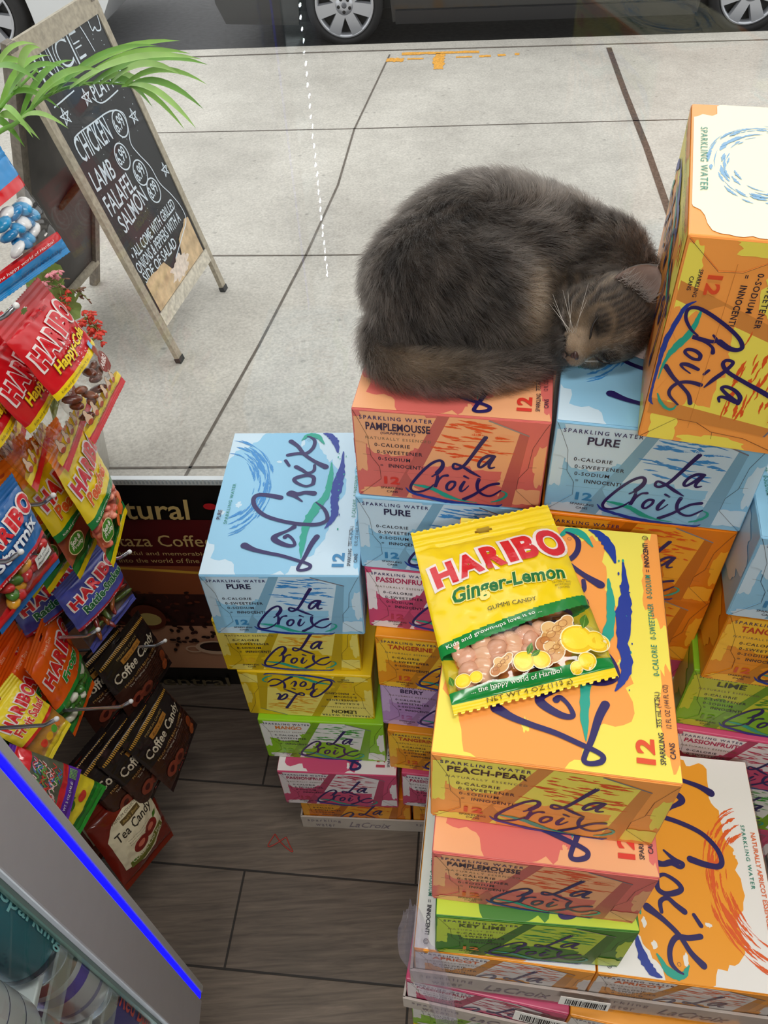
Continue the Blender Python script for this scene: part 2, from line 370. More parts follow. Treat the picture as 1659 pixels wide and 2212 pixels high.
ENDL = {'L': [(36.7, 98.1, 2.5), (30.9, 86.6, 2.4), (24.2, 72.5, 2.1), (16.6, 58.1, 2.0), (9.5, 52.0, 1.8), (5.1, 53.7, 1.6), (6.6, 59.2, 1.6), (15.1, 55.6, 1.8), (25.1, 48.7, 2.1), (34.3, 43.2, 0.7)], 'a': [(46.7, 73.6, 2.1), (40.3, 73.7, 2.1), (34.1, 68.1, 1.9), (31.1, 60.5, 1.8), (33.2, 57.0, 1.6), (38.8, 62.7, 1.8), (46.0, 72.8, 2.1), (42.1, 61.7, 1.8), (43.0, 57.3, 1.6), (47.5, 58.7, 1.0)], 'C': [(-11.5, 44.0, 2.8), (-6.7, 51.9, 2.6), (-5.7, 58.9, 2.1), (-9.2, 62.1, 1.9), (-17.2, 57.1, 1.8), (-26.9, 45.0, 1.8), (-36.8, 28.7, 1.8), (-40.2, 18.8, 1.7), (-37.3, 13.6, 1.5), (-29.5, 14.0, 1.5), (-20.4, 19.8, 1.3), (-15.2, 26.4, 0.8)], 'r': [(-16.9, 38.0, 1.0), (-12.6, 41.5, 1.5), (-11.0, 37.5, 1.8), (-13.5, 22.6, 2.0), (-10.3, 32.9, 1.5), (-5.5, 40.0, 1.3), (-0.6, 41.5, 2.0)], 'o': [(6.6, 33.0, 1.8), (2.8, 32.5, 1.8), (-0.7, 27.4, 1.8), (-0.9, 21.6, 1.7), (2.4, 20.5, 1.5), (7.2, 27.3, 1.5), (7.5, 32.6, 1.7)], 'i': [(17.3, 34.2, 1.7), (13.9, 25.7, 2.2), (14.0, 19.9, 1.5), (17.7, 22.3, 1.0), (22.1, 29.0, 0.7)], 'dot': [(17.1, 42.6, 1.5), (21.4, 39.9, 1.3)], 'x1': [(32.5, 39.7, 2.3), (31.0, 31.0, 2.0), (33.0, 22.3, 1.8), (39.6, 17.0, 1.7), (47.2, 17.4, 1.5), (56.0, 26.2, 1.0)], 'x2': [(52.9, 35.9, 2.2), (43.9, 32.5, 1.8), (35.9, 24.9, 1.8), (27.9, 16.2, 2.0), (17.7, 8.1, 2.4)], 'g1': [(-36.8, 23.7, 1.3), (-27.0, 22.4, 2.6), (-13.8, 18.7, 3.7), (-0.5, 11.2, 4.0), (8.0, 7.8, 2.4), (18.2, 5.7, 1.4), (31.8, 4.8, 0.5)], 'g2': [(47.2, 7.5, 0.9), (55.2, 11.4, 2.0), (61.9, 18.3, 2.0), (61.6, 23.2, 1.5), (57.1, 25.3, 0.7)], 'b1': [(-45.4, 17.9, 0.7), (-39.5, 11.4, 2.2), (-22.1, 6.6, 2.9), (-5.3, 3.1, 3.2), (11.6, 2.2, 2.4), (32.0, 1.9, 1.4), (45.7, 2.0, 1.5), (55.0, 2.6, 1.9), (59.2, 5.9, 0.5)]}
TOPL = {'L': [(41.4, 62.4, 4.0), (35.8, 49.8, 3.6), (29.3, 28.0, 2.7), (24.8, 16.7, 2.3), (23.1, 9.3, 2.3), (27.8, 7.4, 2.3), (36.1, 9.9, 2.5), (38.1, 14.8, 2.3), (32.3, 18.8, 2.3), (21.1, 22.9, 2.5), (0.7, 30.4, 2.7), (-19.6, 35.4, 2.9), (-36.1, 40.4, 3.6), (-49.1, 47.3, 5.2)], 'a': [(10.2, 78.9, 3.6), (2.3, 72.1, 2.4), (-10.7, 64.1, 3.6), (-12.9, 58.8, 4.4), (-6.2, 52.8, 4.0), (6.5, 47.1, 3.2), (14.6, 48.4, 2.4), (11.1, 57.6, 2.0), (4.3, 64.1, 2.4), (0.7, 61.5, 3.2)], 'C': [(-14.1, 131.7, 4.2), (-29.8, 135.8, 3.8), (-44.7, 136.6, 3.4), (-49.9, 129.3, 3.2), (-45.6, 114.9, 3.1), (-30.9, 99.4, 3.1), (-6.9, 89.2, 3.1), (18.1, 83.8, 3.2), (38.4, 83.1, 3.2), (50.0, 88.6, 3.0), (51.7, 96.8, 2.8), (45.9, 110.8, 2.5), (34.0, 123.0, 1.0)], 'r': [(29.6, 139.5, 4.6), (17.9, 141.0, 3.4), (7.7, 138.1, 3.8), (-1.2, 142.5, 2.5), (-4.9, 138.1, 2.5), (3.9, 134.6, 2.9), (15.5, 124.7, 1.2)], 'o': [(26.7, 157.4, 3.0), (26.5, 169.5, 3.0), (18.6, 174.1, 3.0), (7.0, 171.6, 3.4), (0.1, 166.5, 3.0), (5.3, 158.9, 2.6), (17.6, 152.9, 2.1), (26.3, 156.8, 2.5)], 'i': [(25.1, 194.2, 2.2), (25.1, 183.3, 2.6), (17.0, 178.7, 2.6), (8.7, 184.9, 3.0), (-0.2, 191.2, 3.5)], 'dot': [(-16.4, 203.9, 2.6), (-10.1, 193.4, 2.2)], 'x1': [(-13.6, 244.1, 4.0), (-2.2, 233.1, 3.1), (8.5, 216.6, 2.9), (24.3, 202.1, 3.1), (40.6, 191.0, 4.8)], 'x2': [(-14.5, 215.1, 3.1), (-1.6, 218.3, 3.1), (11.5, 218.9, 3.1), (19.6, 230.6, 2.9), (20.4, 244.6, 2.7), (14.7, 252.0, 1.8), (8.8, 254.8, 1.1)], 'g1': [(25.0, 26.7, 0.6), (23.9, 49.8, 5.1), (26.8, 87.1, 7.3), (34.4, 112.2, 9.1), (43.3, 127.9, 7.1), (48.6, 149.9, 5.5), (49.4, 177.1, 4.3), (48.5, 198.9, 1.3)], 'g2': [(1.8, 246.4, 1.3), (9.7, 256.5, 5.0), (23.5, 254.7, 5.9), (34.4, 238.5, 1.3)], 'b1': [(31.9, 260.7, 1.4), (41.3, 256.2, 5.9), (49.7, 242.7, 7.1), (55.5, 220.6, 1.8)], 'b2': [(63.1, 221.3, 1.3), (63.6, 186.3, 5.6), (60.5, 158.8, 9.3), (58.5, 126.5, 7.0), (60.8, 103.8, 6.9), (55.3, 85.8, 4.0), (50.1, 76.9, 1.0)]}
FLAP = [(-97.5, 121), (-93, 111), (-84, 88), (-81.5, 60), (-73, 45.5), (-72, 28), (-97, 1.5), (97, 1.5), (72, 28), (73, 45.5), (81.5, 60), (84, 88), (93, 111), (97.5, 121)]
def streaks(A, n, fx, m, lay, wd=(1, 3.2), ln=(6, 24), rag=.35):
    for _ in range(n):
        x, y, a = fx(); l = random.uniform(*ln)*.5; q = random.uniform(*wd)
        dx, dy = cos(a)*l, sin(a)*l
        A.stroke([(x-dx, y-dy, .3), (x-.4*dx, y-.4*dy+random.uniform(-.6, .6), q), (x+.3*dx, y+.3*dy+random.uniform(-.6, .6), q*.8), (x+dx, y+dy, .3)], m, lay, k=3, ragged=rag, cap=False)
def swirl(A, cx, cy, rx, ry, m, lay, clip, n=95, t0=-1.25, t1=1.25):
    for _ in range(n):
        t = random.uniform(t0, t1); r = .62+.42*random.random()**.8; dt = random.uniform(.12, .5); q = random.uniform(.5, 2.6)*(1.6 if .8 < r < .95 else 1)
        P = [(min(max(cx+rx*r*cos(t+dt*j/4), clip[0]), clip[2]), min(max(cy+ry*(r+.03*j/4)*sin(t+dt*j/4), clip[1]), clip[3]), q*(.2, .8, 1, .7, .15)[j]) for j in range(5)]
        A.stroke(P, m, lay, 3, .5, cap=False)
def end_art(fl):
    li, ma, ac, nc, num, name, sub = FL[fl]; A = Art(); random.seed(hash(name) % 97 if 0 else len(name)*7+ord(name[0]))
    LI, MA, AC, NC, NU = [mat(c, **CP) for c in (li, ma, ac, nc, num)]
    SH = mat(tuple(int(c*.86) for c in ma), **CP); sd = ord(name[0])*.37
    clip = (-97, 2, 97, 120)
    A.blob(-58, 96, 46, 32, LI, 1.2, sd, .3, 70, clip)                                   # pale wash behind the words
    A.blob(84, 18, 26, 12, LI, 1, sd+3, .35, 50, clip); A.blob(-72, 8, 22, 8, LI, 1, sd+5, .35, 40, clip)
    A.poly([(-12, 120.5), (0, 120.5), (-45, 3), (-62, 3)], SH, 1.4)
    A.poly([(0, 120.5), (39, 120.5), (79, 104.5), (69, 3), (-45, 3)], LI, 1.6)            # the tilted can
    A.blob(10, 20, 52, 36, MA, 1.8, sd+1, .3, 70, (-44, 3, 68, 66)); 
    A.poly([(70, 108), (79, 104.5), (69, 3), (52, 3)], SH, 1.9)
    A.poly([(39, 120.5), (79, 104.5), (79.3, 102.8), (38, 119)], METAL, 2.6)
    def fx(): 
        y = random.uniform(64, 116); k = random.random(); x0 = -2-(120-y)*.38; x1 = 66 if y < 106 else 44+(116-y)*2
        return x0+6+k*(x1-x0-10), y, random.uniform(-.22, .05)
    streaks(A, 46, fx, AC, 2.2)
    for k in ENDL: A.stroke(ENDL[k], GREEN if k[0] == 'g' else BLUE if k == 'b1' else NAVY, 2.8 if k == 'b1' else 3 if k[0] == 'g' else 3.4, 5, .18 if k[0] in 'gb' else 0., 1.45 if k[0] in 'gb' else 1.85)
    A.text('SPARKLING WATER', -91, 110.5, 74, 5, NAVY, 4, space=1.35, bold=.012)
    wn = {'PURE': 30, 'LEMON': 38, 'LIME': 32, 'BERRY': 34, 'MANGO': 42, 'ORANGE': 44, 'APRICOT': 52, 'KEY LIME': 46, 'TANGERINE': 60}.get(name, 66)
    A.text(name, -52-wn/2, 97, wn, 10, NC, 4, bold=.022)
    y = 95
    if sub: A.text(sub, -70, 91.5, 36, 4, NC, 4, bold=.015); y = 91
    if name != 'PURE': A.text('NATURALLY ESSENCED', -86, y-8.5+(2 if sub else 0), 68, 3.6, OLIVE, 4, space=1.3)
    y = 80
    for t, x, wd in (('0-CALORIE', -77, 37), ('0-SWEETENER', -75, 48), ('0-SODIUM', -74, 34)): A.text(t, x, y-5, wd, 4.8, INK, 4, bold=.012, space=1.2); y -= 9.6
    A.text('=', -72, y-3.5, 3, 2, INK, 4, bold=.012); A.text('INNOCENT!', -63, y-5, 36, 5.2, INK, 4, bold=.02, space=1.1)
    A.text('12', -69, 21.5, 17, 11, NU, 4, bold=.035); A.text('SPARKLING', -73, 14, 24, 3.2, INK, 4, bold=.012); A.text('CANS', -66.5, 8.6, 12, 3.2, INK, 4, bold=.012)
    A.text('BB MAY 20/20', 22, 100, 42, 3, LI, 4.4)
    return A
def top_art(fl):
    li, ma, ac, nc, num, name, sub = FL[fl]; A = Art(); random.seed(len(name)*5+ord(name[0]))
    LI, MA, AC, NC, NU = [mat(c, **CP) for c in (li, ma, ac, nc, num)]; clip = (-98, 1, 98, 263); sd = ord(name[-1])*.31
    A.rect(-98, 1, 98, 263, LI if fl != 'key lime' else LI, .4)
    A.blob(*((6, 130, 70, 142) if fl == 'apricot' else (-22, 130, 84, 142)), MA, 1, sd, .16, 110, clip, 3.4); 
    if fl != 'apricot': A.blob(96, 208, 16, 60, MA, 1.1, sd+2, .3, 60, clip, 3); A.blob(98, 60, 12, 50, MA if fl != 'apricot' else LI, 1.1, sd+4, .3, 50, clip, 3)
    for _ in range(9): A.blob(random.uniform(-90, 60), random.uniform(10, 250), random.uniform(2, 5), random.uniform(2, 7), LI, 1.4, random.uniform(0, 40), .5, 18, clip)
    def fx():
        t = random.uniform(-.95, 1.0); r = random.uniform(.72, 1.05); x = -92+66*r*cos(t); y = 150+88*r*sin(t); return max(-95, x), y, t+pi/2
    swirl(A, -96, 150, 66, 92, AC, 1.7, clip)
    for k in TOPL: A.stroke(TOPL[k], GREEN if k[0] == 'g' else BLUE if k[0] == 'b' else NAVY, 2.8 if k[0] == 'b' else 3 if k[0] == 'g' else 3.4, 6, .22 if k[0] in 'gb' else 0., 1.45 if k[0] in 'gb' else 1.9)
    for _ in range(16): A.ell(random.uniform(56, 68), random.uniform(70, 250), random.uniform(.4, 1.1), random.uniform(.6, 2.2), random.choice([BLUE, GREEN]), 3)
    r = pi/2
    A.text('12', 79, 13, 22, 15, NU, 4, r, bold=.04); A.text('SPARKLING', 87, 14, 28, 4.4, INK, 4, r, bold=.012); A.text('CANS', 95, 20, 14, 4.4, INK, 4, r, bold=.012)
    A.rect(82, 46, 82.5, 74, INK, 4); A.text('355 mL (4.26L)', 87.6, 47, 33, 5.4, INK, 4, r); A.text('12 FL OZ (144 FL OZ)', 95, 47, 41, 5.4, INK, 4, r)
    A.text('0-CALORIE', 88, 96, 32, 5.2, TEAL, 4, r, bold=.01, space=1.2); A.text('0-SWEETENER', 88, 134, 40, 5.2, TEAL, 4, r, bold=.01, space=1.2); A.text('0-SODIUM', 88, 180, 28, 5.2, TEAL, 4, r, bold=.01, space=1.2)
    A.text('=', 87, 212, 3, 2.4, INK, 4, r); A.text('INNOCENT!', 88, 218, 31, 5, INK, 4, r, bold=.02); A.ring(86, 256, 2.8, 2.8, .5, INK, 4); A.text('U', 87.6, 254.6, 2.6, 3, INK, 4, r)
    A.ring(12, 246, 2, 2, .3, NAVY, 4)
    A.text(name if name == 'PURE' else 'NATURALLY '+name+' ESSENCED', -88, 92, None, 5.4, NC, 4, r, bold=.015); A.text('SPARKLING WATER', -78, 84, 74, 4.4, TEAL, 4, r, bold=.008, space=1.25)
    return A
PROTO = {}
def carton_parts(fl, top, rear, under):
    """body with its printed faces, a glued end flap and two side flaps; returns list of (name, mesh data)"""
    key = (fl, top, rear, under)
    if key in PROTO: return PROTO[key]
    li, ma, ac, nc, num, name, sub = FL[fl]; BM_ = mat(ma, vary=.03, scale=30, **CP); parts = []
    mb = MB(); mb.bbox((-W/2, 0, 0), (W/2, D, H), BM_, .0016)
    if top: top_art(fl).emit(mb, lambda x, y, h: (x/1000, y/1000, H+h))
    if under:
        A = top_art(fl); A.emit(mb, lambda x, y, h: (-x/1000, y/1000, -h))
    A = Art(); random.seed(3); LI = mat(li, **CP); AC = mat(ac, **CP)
    A.blob(132, 60, *((128, 58) if fl != 'peach-pear' else (150, 72)), LI if fl != 'peach-pear' else mat((240, 236, 206), **CP), 1, 3, .22, 80, (2, 2, 262, 120))  # peach-pear: window glare is painted in as an oversized cream blob
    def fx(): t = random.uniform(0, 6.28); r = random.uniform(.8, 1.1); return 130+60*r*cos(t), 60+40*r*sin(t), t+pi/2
    swirl(A, 130, 62, 80, 46, AC if fl != 'peach-pear' else mat((120, 168, 206), **CP), 2, (2, 2, 262, 120), 110, 0, 6.28); A.rect(95, 100, 170, 101, CREASE, 3)  # peach-pear swirl takes a pale blue, washed out by the painted sky glare
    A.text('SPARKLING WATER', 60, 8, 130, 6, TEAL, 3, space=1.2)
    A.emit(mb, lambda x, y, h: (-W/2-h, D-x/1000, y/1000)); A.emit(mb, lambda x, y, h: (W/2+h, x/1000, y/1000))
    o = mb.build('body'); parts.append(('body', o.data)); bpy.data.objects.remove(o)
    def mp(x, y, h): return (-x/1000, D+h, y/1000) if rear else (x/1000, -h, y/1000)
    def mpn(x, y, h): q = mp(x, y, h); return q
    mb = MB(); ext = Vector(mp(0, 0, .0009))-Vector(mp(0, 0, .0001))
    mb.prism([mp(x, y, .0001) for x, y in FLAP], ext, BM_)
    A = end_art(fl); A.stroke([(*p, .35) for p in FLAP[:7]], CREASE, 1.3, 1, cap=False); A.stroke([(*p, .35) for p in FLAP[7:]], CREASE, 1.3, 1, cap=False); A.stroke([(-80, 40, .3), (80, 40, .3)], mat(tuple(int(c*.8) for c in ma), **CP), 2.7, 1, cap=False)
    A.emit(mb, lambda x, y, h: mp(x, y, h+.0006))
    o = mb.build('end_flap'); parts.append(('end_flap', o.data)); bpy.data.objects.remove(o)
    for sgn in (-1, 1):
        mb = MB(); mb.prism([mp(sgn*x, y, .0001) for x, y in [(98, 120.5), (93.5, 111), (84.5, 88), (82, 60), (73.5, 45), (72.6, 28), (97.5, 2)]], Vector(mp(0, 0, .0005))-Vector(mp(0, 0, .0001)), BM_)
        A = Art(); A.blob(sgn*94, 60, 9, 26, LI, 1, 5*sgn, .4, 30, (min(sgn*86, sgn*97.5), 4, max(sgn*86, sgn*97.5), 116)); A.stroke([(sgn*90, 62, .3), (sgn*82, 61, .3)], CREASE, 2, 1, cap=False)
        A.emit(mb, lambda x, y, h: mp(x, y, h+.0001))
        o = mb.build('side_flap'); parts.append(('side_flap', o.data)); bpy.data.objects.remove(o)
    PROTO[key] = parts; return parts
def carton(fl, label, x, y, z, yaw, group=None, top=False, mode='', tilt=0.):
    yaw = radians(yaw); rear = mode == 'rear'; rot = [tilt, 0, yaw]; loc = [x, y, z]
    if rear: loc = [x-sin(yaw)*D, y+cos(yaw)*D, z]; rot[2] = yaw+pi; rot[0] = -tilt
    if mode == 'flip': rot[1] = pi; loc[2] = z+H
    if mode == 'side': rot[1] = pi/2; loc[2] = z+W/2
    e = empty('water_carton', label, 'carton', loc, rot, group)
    for n, me in carton_parts(fl, top, rear, mode == 'side'):
        o = bpy.data.objects.new(n, me); COL.objects.link(o); o.parent = e
    return e
G1, G2, G3, G4, G5 = ['cartons of the '+s for s in ('left stack by the banner', 'stack under the cat', 'stack under the upright carton', 'stack at the right edge', 'front stack')]
LS, MS, TS, RS, FS = 'the left stack by the coffee banner', 'the middle stack under the curled cat', 'the stack carrying the upright carton', 'the stack cut by the right edge', 'the front stack'
carton('pure', 'pale blue pure water carton with its whole top bare, heading the left stack', -.133, .613, .610, -4.8, G1, True)
carton('lemon', 'yellow lemon carton right under the bare blue carton of the left stack', -.144, .635, .488, -4.5, G1)
carton('lemon', 'yellow lemon carton turned upside down in the left stack', -.131, .628, .366, -7, G1, mode='flip')
carton('mango', 'green and white mango carton in '+LS, -.119, .616, .244, -6.7, G1)
carton('passionfruit', 'pink passionfruit carton with white top edge, low in '+LS, -.104, .589, .122, -6.3, G1, True)
carton('orange', 'orange carton in the floor tray under the left stack', -.083, .599, .003, -6.0, G1)
carton('pamplemousse', 'coral grapefruit carton the grey cat is lying on', .070, .602, .854, -12, G2, True)
carton('pure', 'pale blue pure carton directly under the coral carton with the cat', .066, .601, .732, -11, G2)
carton('passionfruit', 'pink passionfruit carton beside the yellow candy bag in '+MS, .069, .600, .610, -11, G2)
carton('tangerine', 'orange tangerine carton under the upper passionfruit carton of '+MS, .075, .583, .488, -10.9, G2)
carton('berry', 'lilac berry carton in '+MS, .076, .590, .366, -10.9, G2)
carton('tangerine', 'orange tangerine carton under the lilac berry carton', .082, .577, .244, -10.9, G2)
carton('passionfruit', 'pink passionfruit carton next to the lowest pink one of the left stack', .100, .566, .122, -9.9, G2)
carton('orange', 'orange carton in the floor tray, standing right of the other orange one', .118, .578, .003, -6.0, G2)
carton('pure', 'pale blue pure carton under the cat head and the upright carton', .265, .551, .862, -14.2, G3, True)
carton('orange', 'deep orange carton under the pale blue carton with the cat head', .263, .549, .740, -13.1, G3)
carton('orange', 'deep orange carton, lower of the two behind the front stack', .267, .552, .618, -13.1, G3)
carton('passionfruit', 'dark pink carton under the two deep orange cartons', .276, .556, .496, -13, G3)
for k, (f, l) in enumerate([('lime', 'green carton hidden low behind the front stack, fifth down under the cat head'), ('tangerine', 'orange carton hidden low behind the front stack, sixth down under the cat head'), ('lemon', 'yellow carton hidden low behind the front stack, seventh down under the cat head'), ('mango', 'green mango carton on the floor behind the front stack')]):
    carton(f, l, .292+.002*k, .560, .374-.122*k, -13, G3)
mb = MB(); mb.box((0, .13, .004), (.197, .26, .008), mat((150, 120, 86), .8, vary=.1)); o = mb.build('cardboard_sheet'); o.location = (.298, .560, 0); o.rotation_euler = (0, 0, radians(-13)); tag(o, 'brown cardboard sheet on the floor under the rear carton stack', 'cardboard')
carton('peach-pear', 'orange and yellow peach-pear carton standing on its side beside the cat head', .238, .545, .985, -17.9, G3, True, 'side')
X4, Y4 = .350, .478; yw = radians(-14)
def s4(dy=0., dx=0.): c = Vector((X4+dx, Y4+dy))+Vector((cos(yw), sin(yw)))*W/2; return c.x, c.y
for z, f, md, l, dx, dy in [(.788, 'pure', 'rear', 'pale blue pure carton at the right edge, under an orange and yellow corner', 0, 0), (.666, 'tangerine', '', 'orange tangerine carton at the right edge of the photo', .004, 0), (.544, 'lime', '', 'green lime carton under the tangerine one at the right edge', 0, .01), (.422, 'passionfruit', '', 'pink and white passionfruit carton under the green lime carton at the right edge', .004, 0), (.300, 'mango', '', 'green mango carton beside the shrink wrapped apricot case at the right edge', .01, 0), (.178, 'passionfruit', '', 'pink passionfruit carton low at the right edge, under the green mango one', .01, 0), (.056, 'orange', '', 'orange carton at the bottom of the right edge stack', .01, 0)]:
    x, y = s4(dy, dx); carton(f, l, x, y, z, -14, G4, z > .78, md)
mb = MB(); mb.box((0, .13, .0275), (.22, .29, .055), mat((120, 92, 62), .8, vary=.2, scale=20)); o = mb.build('wooden_riser'); x, y = s4(0, .01); o.location = (x, y, 0); o.rotation_euler = (0, 0, yw); tag(o, 'low wooden riser on the floor under the right edge stack', 'riser')
carton('peach-pear', 'orange and yellow carton whose corner pokes in at the right edge', .475, .438, .911, -18, G4, True)
# front stack
carton('peach-pear', 'large orange and yellow peach-pear carton carrying the gummy bag, top of the front stack', .123, .281, .752, -11.5, G5, True, tilt=radians(0))
carton('pamplemousse', 'coral grapefruit carton under the peach-pear carton in the front stack', .122, .250, .630, -10.1, G5, True)
carton('key lime', 'dark green key lime carton in the front stack, on the apricot case', .125, .237, .509, -7.6, G5, True)
ax, ay, aw = .101, .237, -10.0
carton('apricot', 'white and orange apricot carton, left one of the wrapped pair under the front stack', ax, ay, .386, aw, G5, True, 'rear')
ar = Vector((ax+.199*cos(radians(aw)), ay+.199*sin(radians(aw))))
carton('apricot', 'white and orange apricot carton with a large bare top, right one of the wrapped pair', ar.x, ar.y, .386, aw, G5, True, 'rear')
zz = .251; bx, by, bw = .088, .232, -14.0
for k, (f, l) in enumerate([('passionfruit', 'pink carton in the second wrapped case, left bottom of the front stack'), ('apricot', 'orange and white carton in the second wrapped case under the apricot case')]):
    carton(f, l, bx+.199*k*cos(radians(bw)), by+.199*k*sin(radians(bw)), zz, bw, G5)
for j, z in enumerate((.1265, .002)):
    for k, f in enumerate(('mango', 'key lime') if j == 0 else ('lemon', 'berry')):
        carton(f, ['green mango carton', 'dark green key lime carton', 'yellow lemon carton', 'lilac berry carton'][2*j+k]+(' in the third layer of the wrapped front cases' if j == 0 else ' on the floor under the wrapped front cases'), .094+.199*k*cos(radians(-12)), .236+.199*k*sin(radians(-12)), z, -12, G5)
# shallow cardboard trays with printed sides
TRAYM = mat((196, 186, 176), .6, vary=.06, scale=25); TXG = mat((140, 128, 140), .6)
def tray(label, x, y, z, yaw, hh):
    mb = MB(); w2, t = .402, .003; x0 = -.1005
    mb.box((x0+w2/2, D/2, .001), (w2, D+.006, .002), TRAYM); mb.box((x0+w2/2, -.0035, hh/2), (w2+.006, t, hh), TRAYM); mb.box((x0+w2/2, D+.0035, hh/2), (w2+.006, t, hh), TRAYM)
    for s in (0, 1): mb.box((x0-.0018+s*(w2+.0036), D/2, hh/2), (t, D+.006, hh), TRAYM)
    A = Art()
    for k in range(2):
        A.text('sparkling', -92+200*k, hh*1000*.56, 62, hh*1000*.3, TXG, 1, space=1.3); A.text('water', -78+200*k, hh*1000*.16, 36, hh*1000*.26, TXG, 1, space=1.3); A.text('LaCroix', -16+200*k, hh*1000*.2, 78, hh*1000*.5, TXG, 1, shear=.4)
    A.emit(mb, lambda a, b, h: (a/1000, -.0052-h, b/1000))
    o = mb.build('cardboard_tray'); o.location = (x, y, z); o.rotation_euler = (0, 0, radians(yaw)); tag(o, label, 'tray'); return o
tray('pale printed cardboard tray on the floor holding the two orange cartons', -.083, .599, 0, -6.0, .045)
tray('pale printed cardboard tray around the wrapped apricot pair', ax, ay, .3835, aw, .050)
tray('pale printed cardboard tray of the second wrapped case', bx, by, .2488, bw, .045)
# shrink film over the apricot case, torn and hanging at its left corner
FILM = film('shrink_film', (.97, .96, .98), .10, .12)
MILK = film('loose_film', (.93, .9, .97), .16, .15, .12, (.80, .74, .88))
c_, s_ = cos(radians(aw)), sin(radians(aw))
def ap(u, v, z): return Vector((ax+c_*u-s_*v, ay+s_*u+c_*v, z))
mb = MB(); N = 28; zt = .5084
prof = [(.302, .405), (.3022, .47), (.3025, .500), (.3005, .5062), (.296, zt)]
rows = []
for i in range(N+1):
    v = -.006+(D+.012)*i/N; wv_ = .0012*sin(i*1.7)+.0008*sin(i*4.1)
    rows.append([ap(u+wv_*(1 if z < .5 else .3), v, z) for u, z in prof]+[ap(.23, v, zt)])
V = [p for r in rows for p in r]; k = len(prof)+1
mb.add(V, [(i*k+j, i*k+j+1, (i+1)*k+j+1, (i+1)*k+j) for i in range(N) for j in range(k-1)], FILM, True)
V = []; F = []
for i in range(41):
    u = -.104+.408*i/40
    for j, z in enumerate((.508, .495, .47, .44, .42, .402)): V.append(ap(u, -.0075-.0022*abs(sin(i*.9+j*1.3))-(.002 if j > 3 else 0), z+.001*sin(i*1.3)))
F = [(i*6+j, i*6+j+1, (i+1)*6+j+1, (i+1)*6+j) for i in range(40) for j in range(5)]; mb.add(V, F, FILM, True)
film_ = empty('shrink_wrap', 'clear plastic shrink wrap around the apricot case, torn loose at its left corner', 'shrink wrap')
mb.build('tight_film', film_)
mb = MB(); LE = [(872, 1965), (862, 2000), (859, 2035), (868, 2075), (893, 2115), (925, 2165), (948, 2230)]; RE = [(900, 1950), (918, 1995), (930, 2035), (948, 2062), (964, 2100), (978, 2150), (992, 2230)]
LE = smoothpts([(*q, 0) for q in LE], 4); RE = smoothpts([(*q, 0) for q in RE], 4); V = []; n2 = 13; fp_ = ap(-.1, -.014, .45); fn_ = (-.45, -.85, .25)
for i, (a, b) in enumerate(zip(LE, RE)):
    for j in range(n2):
        k = j/(n2-1); q = a*(1-k)+b*k; V.append(Vector(onplane(q[0], q[1], fp_, fn_))+Vector((0, -1, .3))*(.006*sin(k*9+i*.35)*sin(pi*k)+.003*sin(k*21+i*.8)))
mb.add(V, [(i*n2+j, i*n2+j+1, (i+1)*n2+j+1, (i+1)*n2+j) for i in range(len(LE)-1) for j in range(n2-1)], MILK, True)
mb.build('torn_flap', film_)
# barcode stickers on the wrapped cases
WHITE = mat((236, 234, 228), .5); BLACK = mat((28, 26, 26), .5)
def barcode(label, a, b, wd, hg, yaw, off):
    mb = MB(); mb.box((0, 0, 0), (wd, .0006, hg), WHITE); random.seed(9); x = -wd*.38
    A = Art()
    while x < wd*.42: q = random.choice((.0006, .001, .0016)); A.rect(x*1000, -hg*350, (x+q)*1000, hg*300, BLACK, 1); x += q+random.choice((.0007, .0012))
    A.text('0 73360 75112 8', -wd*300, -hg*470, wd*600, hg*90, BLACK, 1); A.emit(mb, lambda p, q, h: (p/1000, -.0003-h, q/1000))
    o = mb.build('barcode_label'); P = onplane(a, b, ap(0, off, 0), (-s_, c_, 0)); o.location = tuple(P); o.rotation_euler = (radians(-12), radians(4), radians(yaw)); tag(o, label, 'label')
barcode('white barcode label on the second wrapped case, the larger one at the bottom', 1165, 2205, .062, .022, bw, -.020)
barcode('white barcode label stuck just under the apricot tray', 1262, 2168, .056, .018, aw, -.014)

# red rubber band dropped on the floor
mb = MB(); c0 = Vector(atz(606, 1820, .002)); P = []
for k in range(49):
    t = 2*pi*k/48; P.append(c0+Vector((.021*sin(t)+.004*cos(3*t), .012*sin(2*t+.5)-.007*sin(t), .0006*cos(2*t))))
mb.tube(P, .0010, mat((190, 60, 50), .5), 6, False); o = mb.build('rubber_band'); tag(o, 'thin red rubber band lying twisted on the wood look floor', 'rubber band')

# ------------------------------------------------------------------ coffee banner on the low wall
mb = MB(); BK = mat((14, 12, 12), .35); MAR = mat((86, 16, 22), .35); GOLD = mat((206, 178, 116), .4)
bx0, bx1, bz0, bz1 = -.95, -.02, .004, .612; BY = WY-.004
wbox(mb, (bx0, BY, bz0), (bx1, BY+.003, bz1), BK)
def bp(x, y, h): p = wv(x/1000, BY-h, y/1000); return tuple(p)
def bpx(px, py): 
    P = onplane(px, py, wv(0, BY, 0), WM.to_3x3() @ Vector((0, 1, 0))); q = WM.inverted() @ Vector(P); return q.x*1000, q.z*1000
A = Art(); random.seed(2)
L_ = bpx(300, 1120)[1]; m0 = bpx(300, 1212)[1]
A.rect(bx0*1000, bpx(300, 1222)[1], bx1*1000, bpx(300, 1122)[1], MAR, 1)
xs = np.linspace(bx0*1000, bx1*1000, 16)
PH = [mat(c, .4) for c in ((150, 78, 44), (60, 28, 24), (206, 150, 118), (226, 190, 160), (40, 18, 16), (112, 52, 34))]
A.rect(bx0*1000, bpx(300, 1440)[1], bx1*1000, bpx(300, 1222)[1], PH[0], 1)
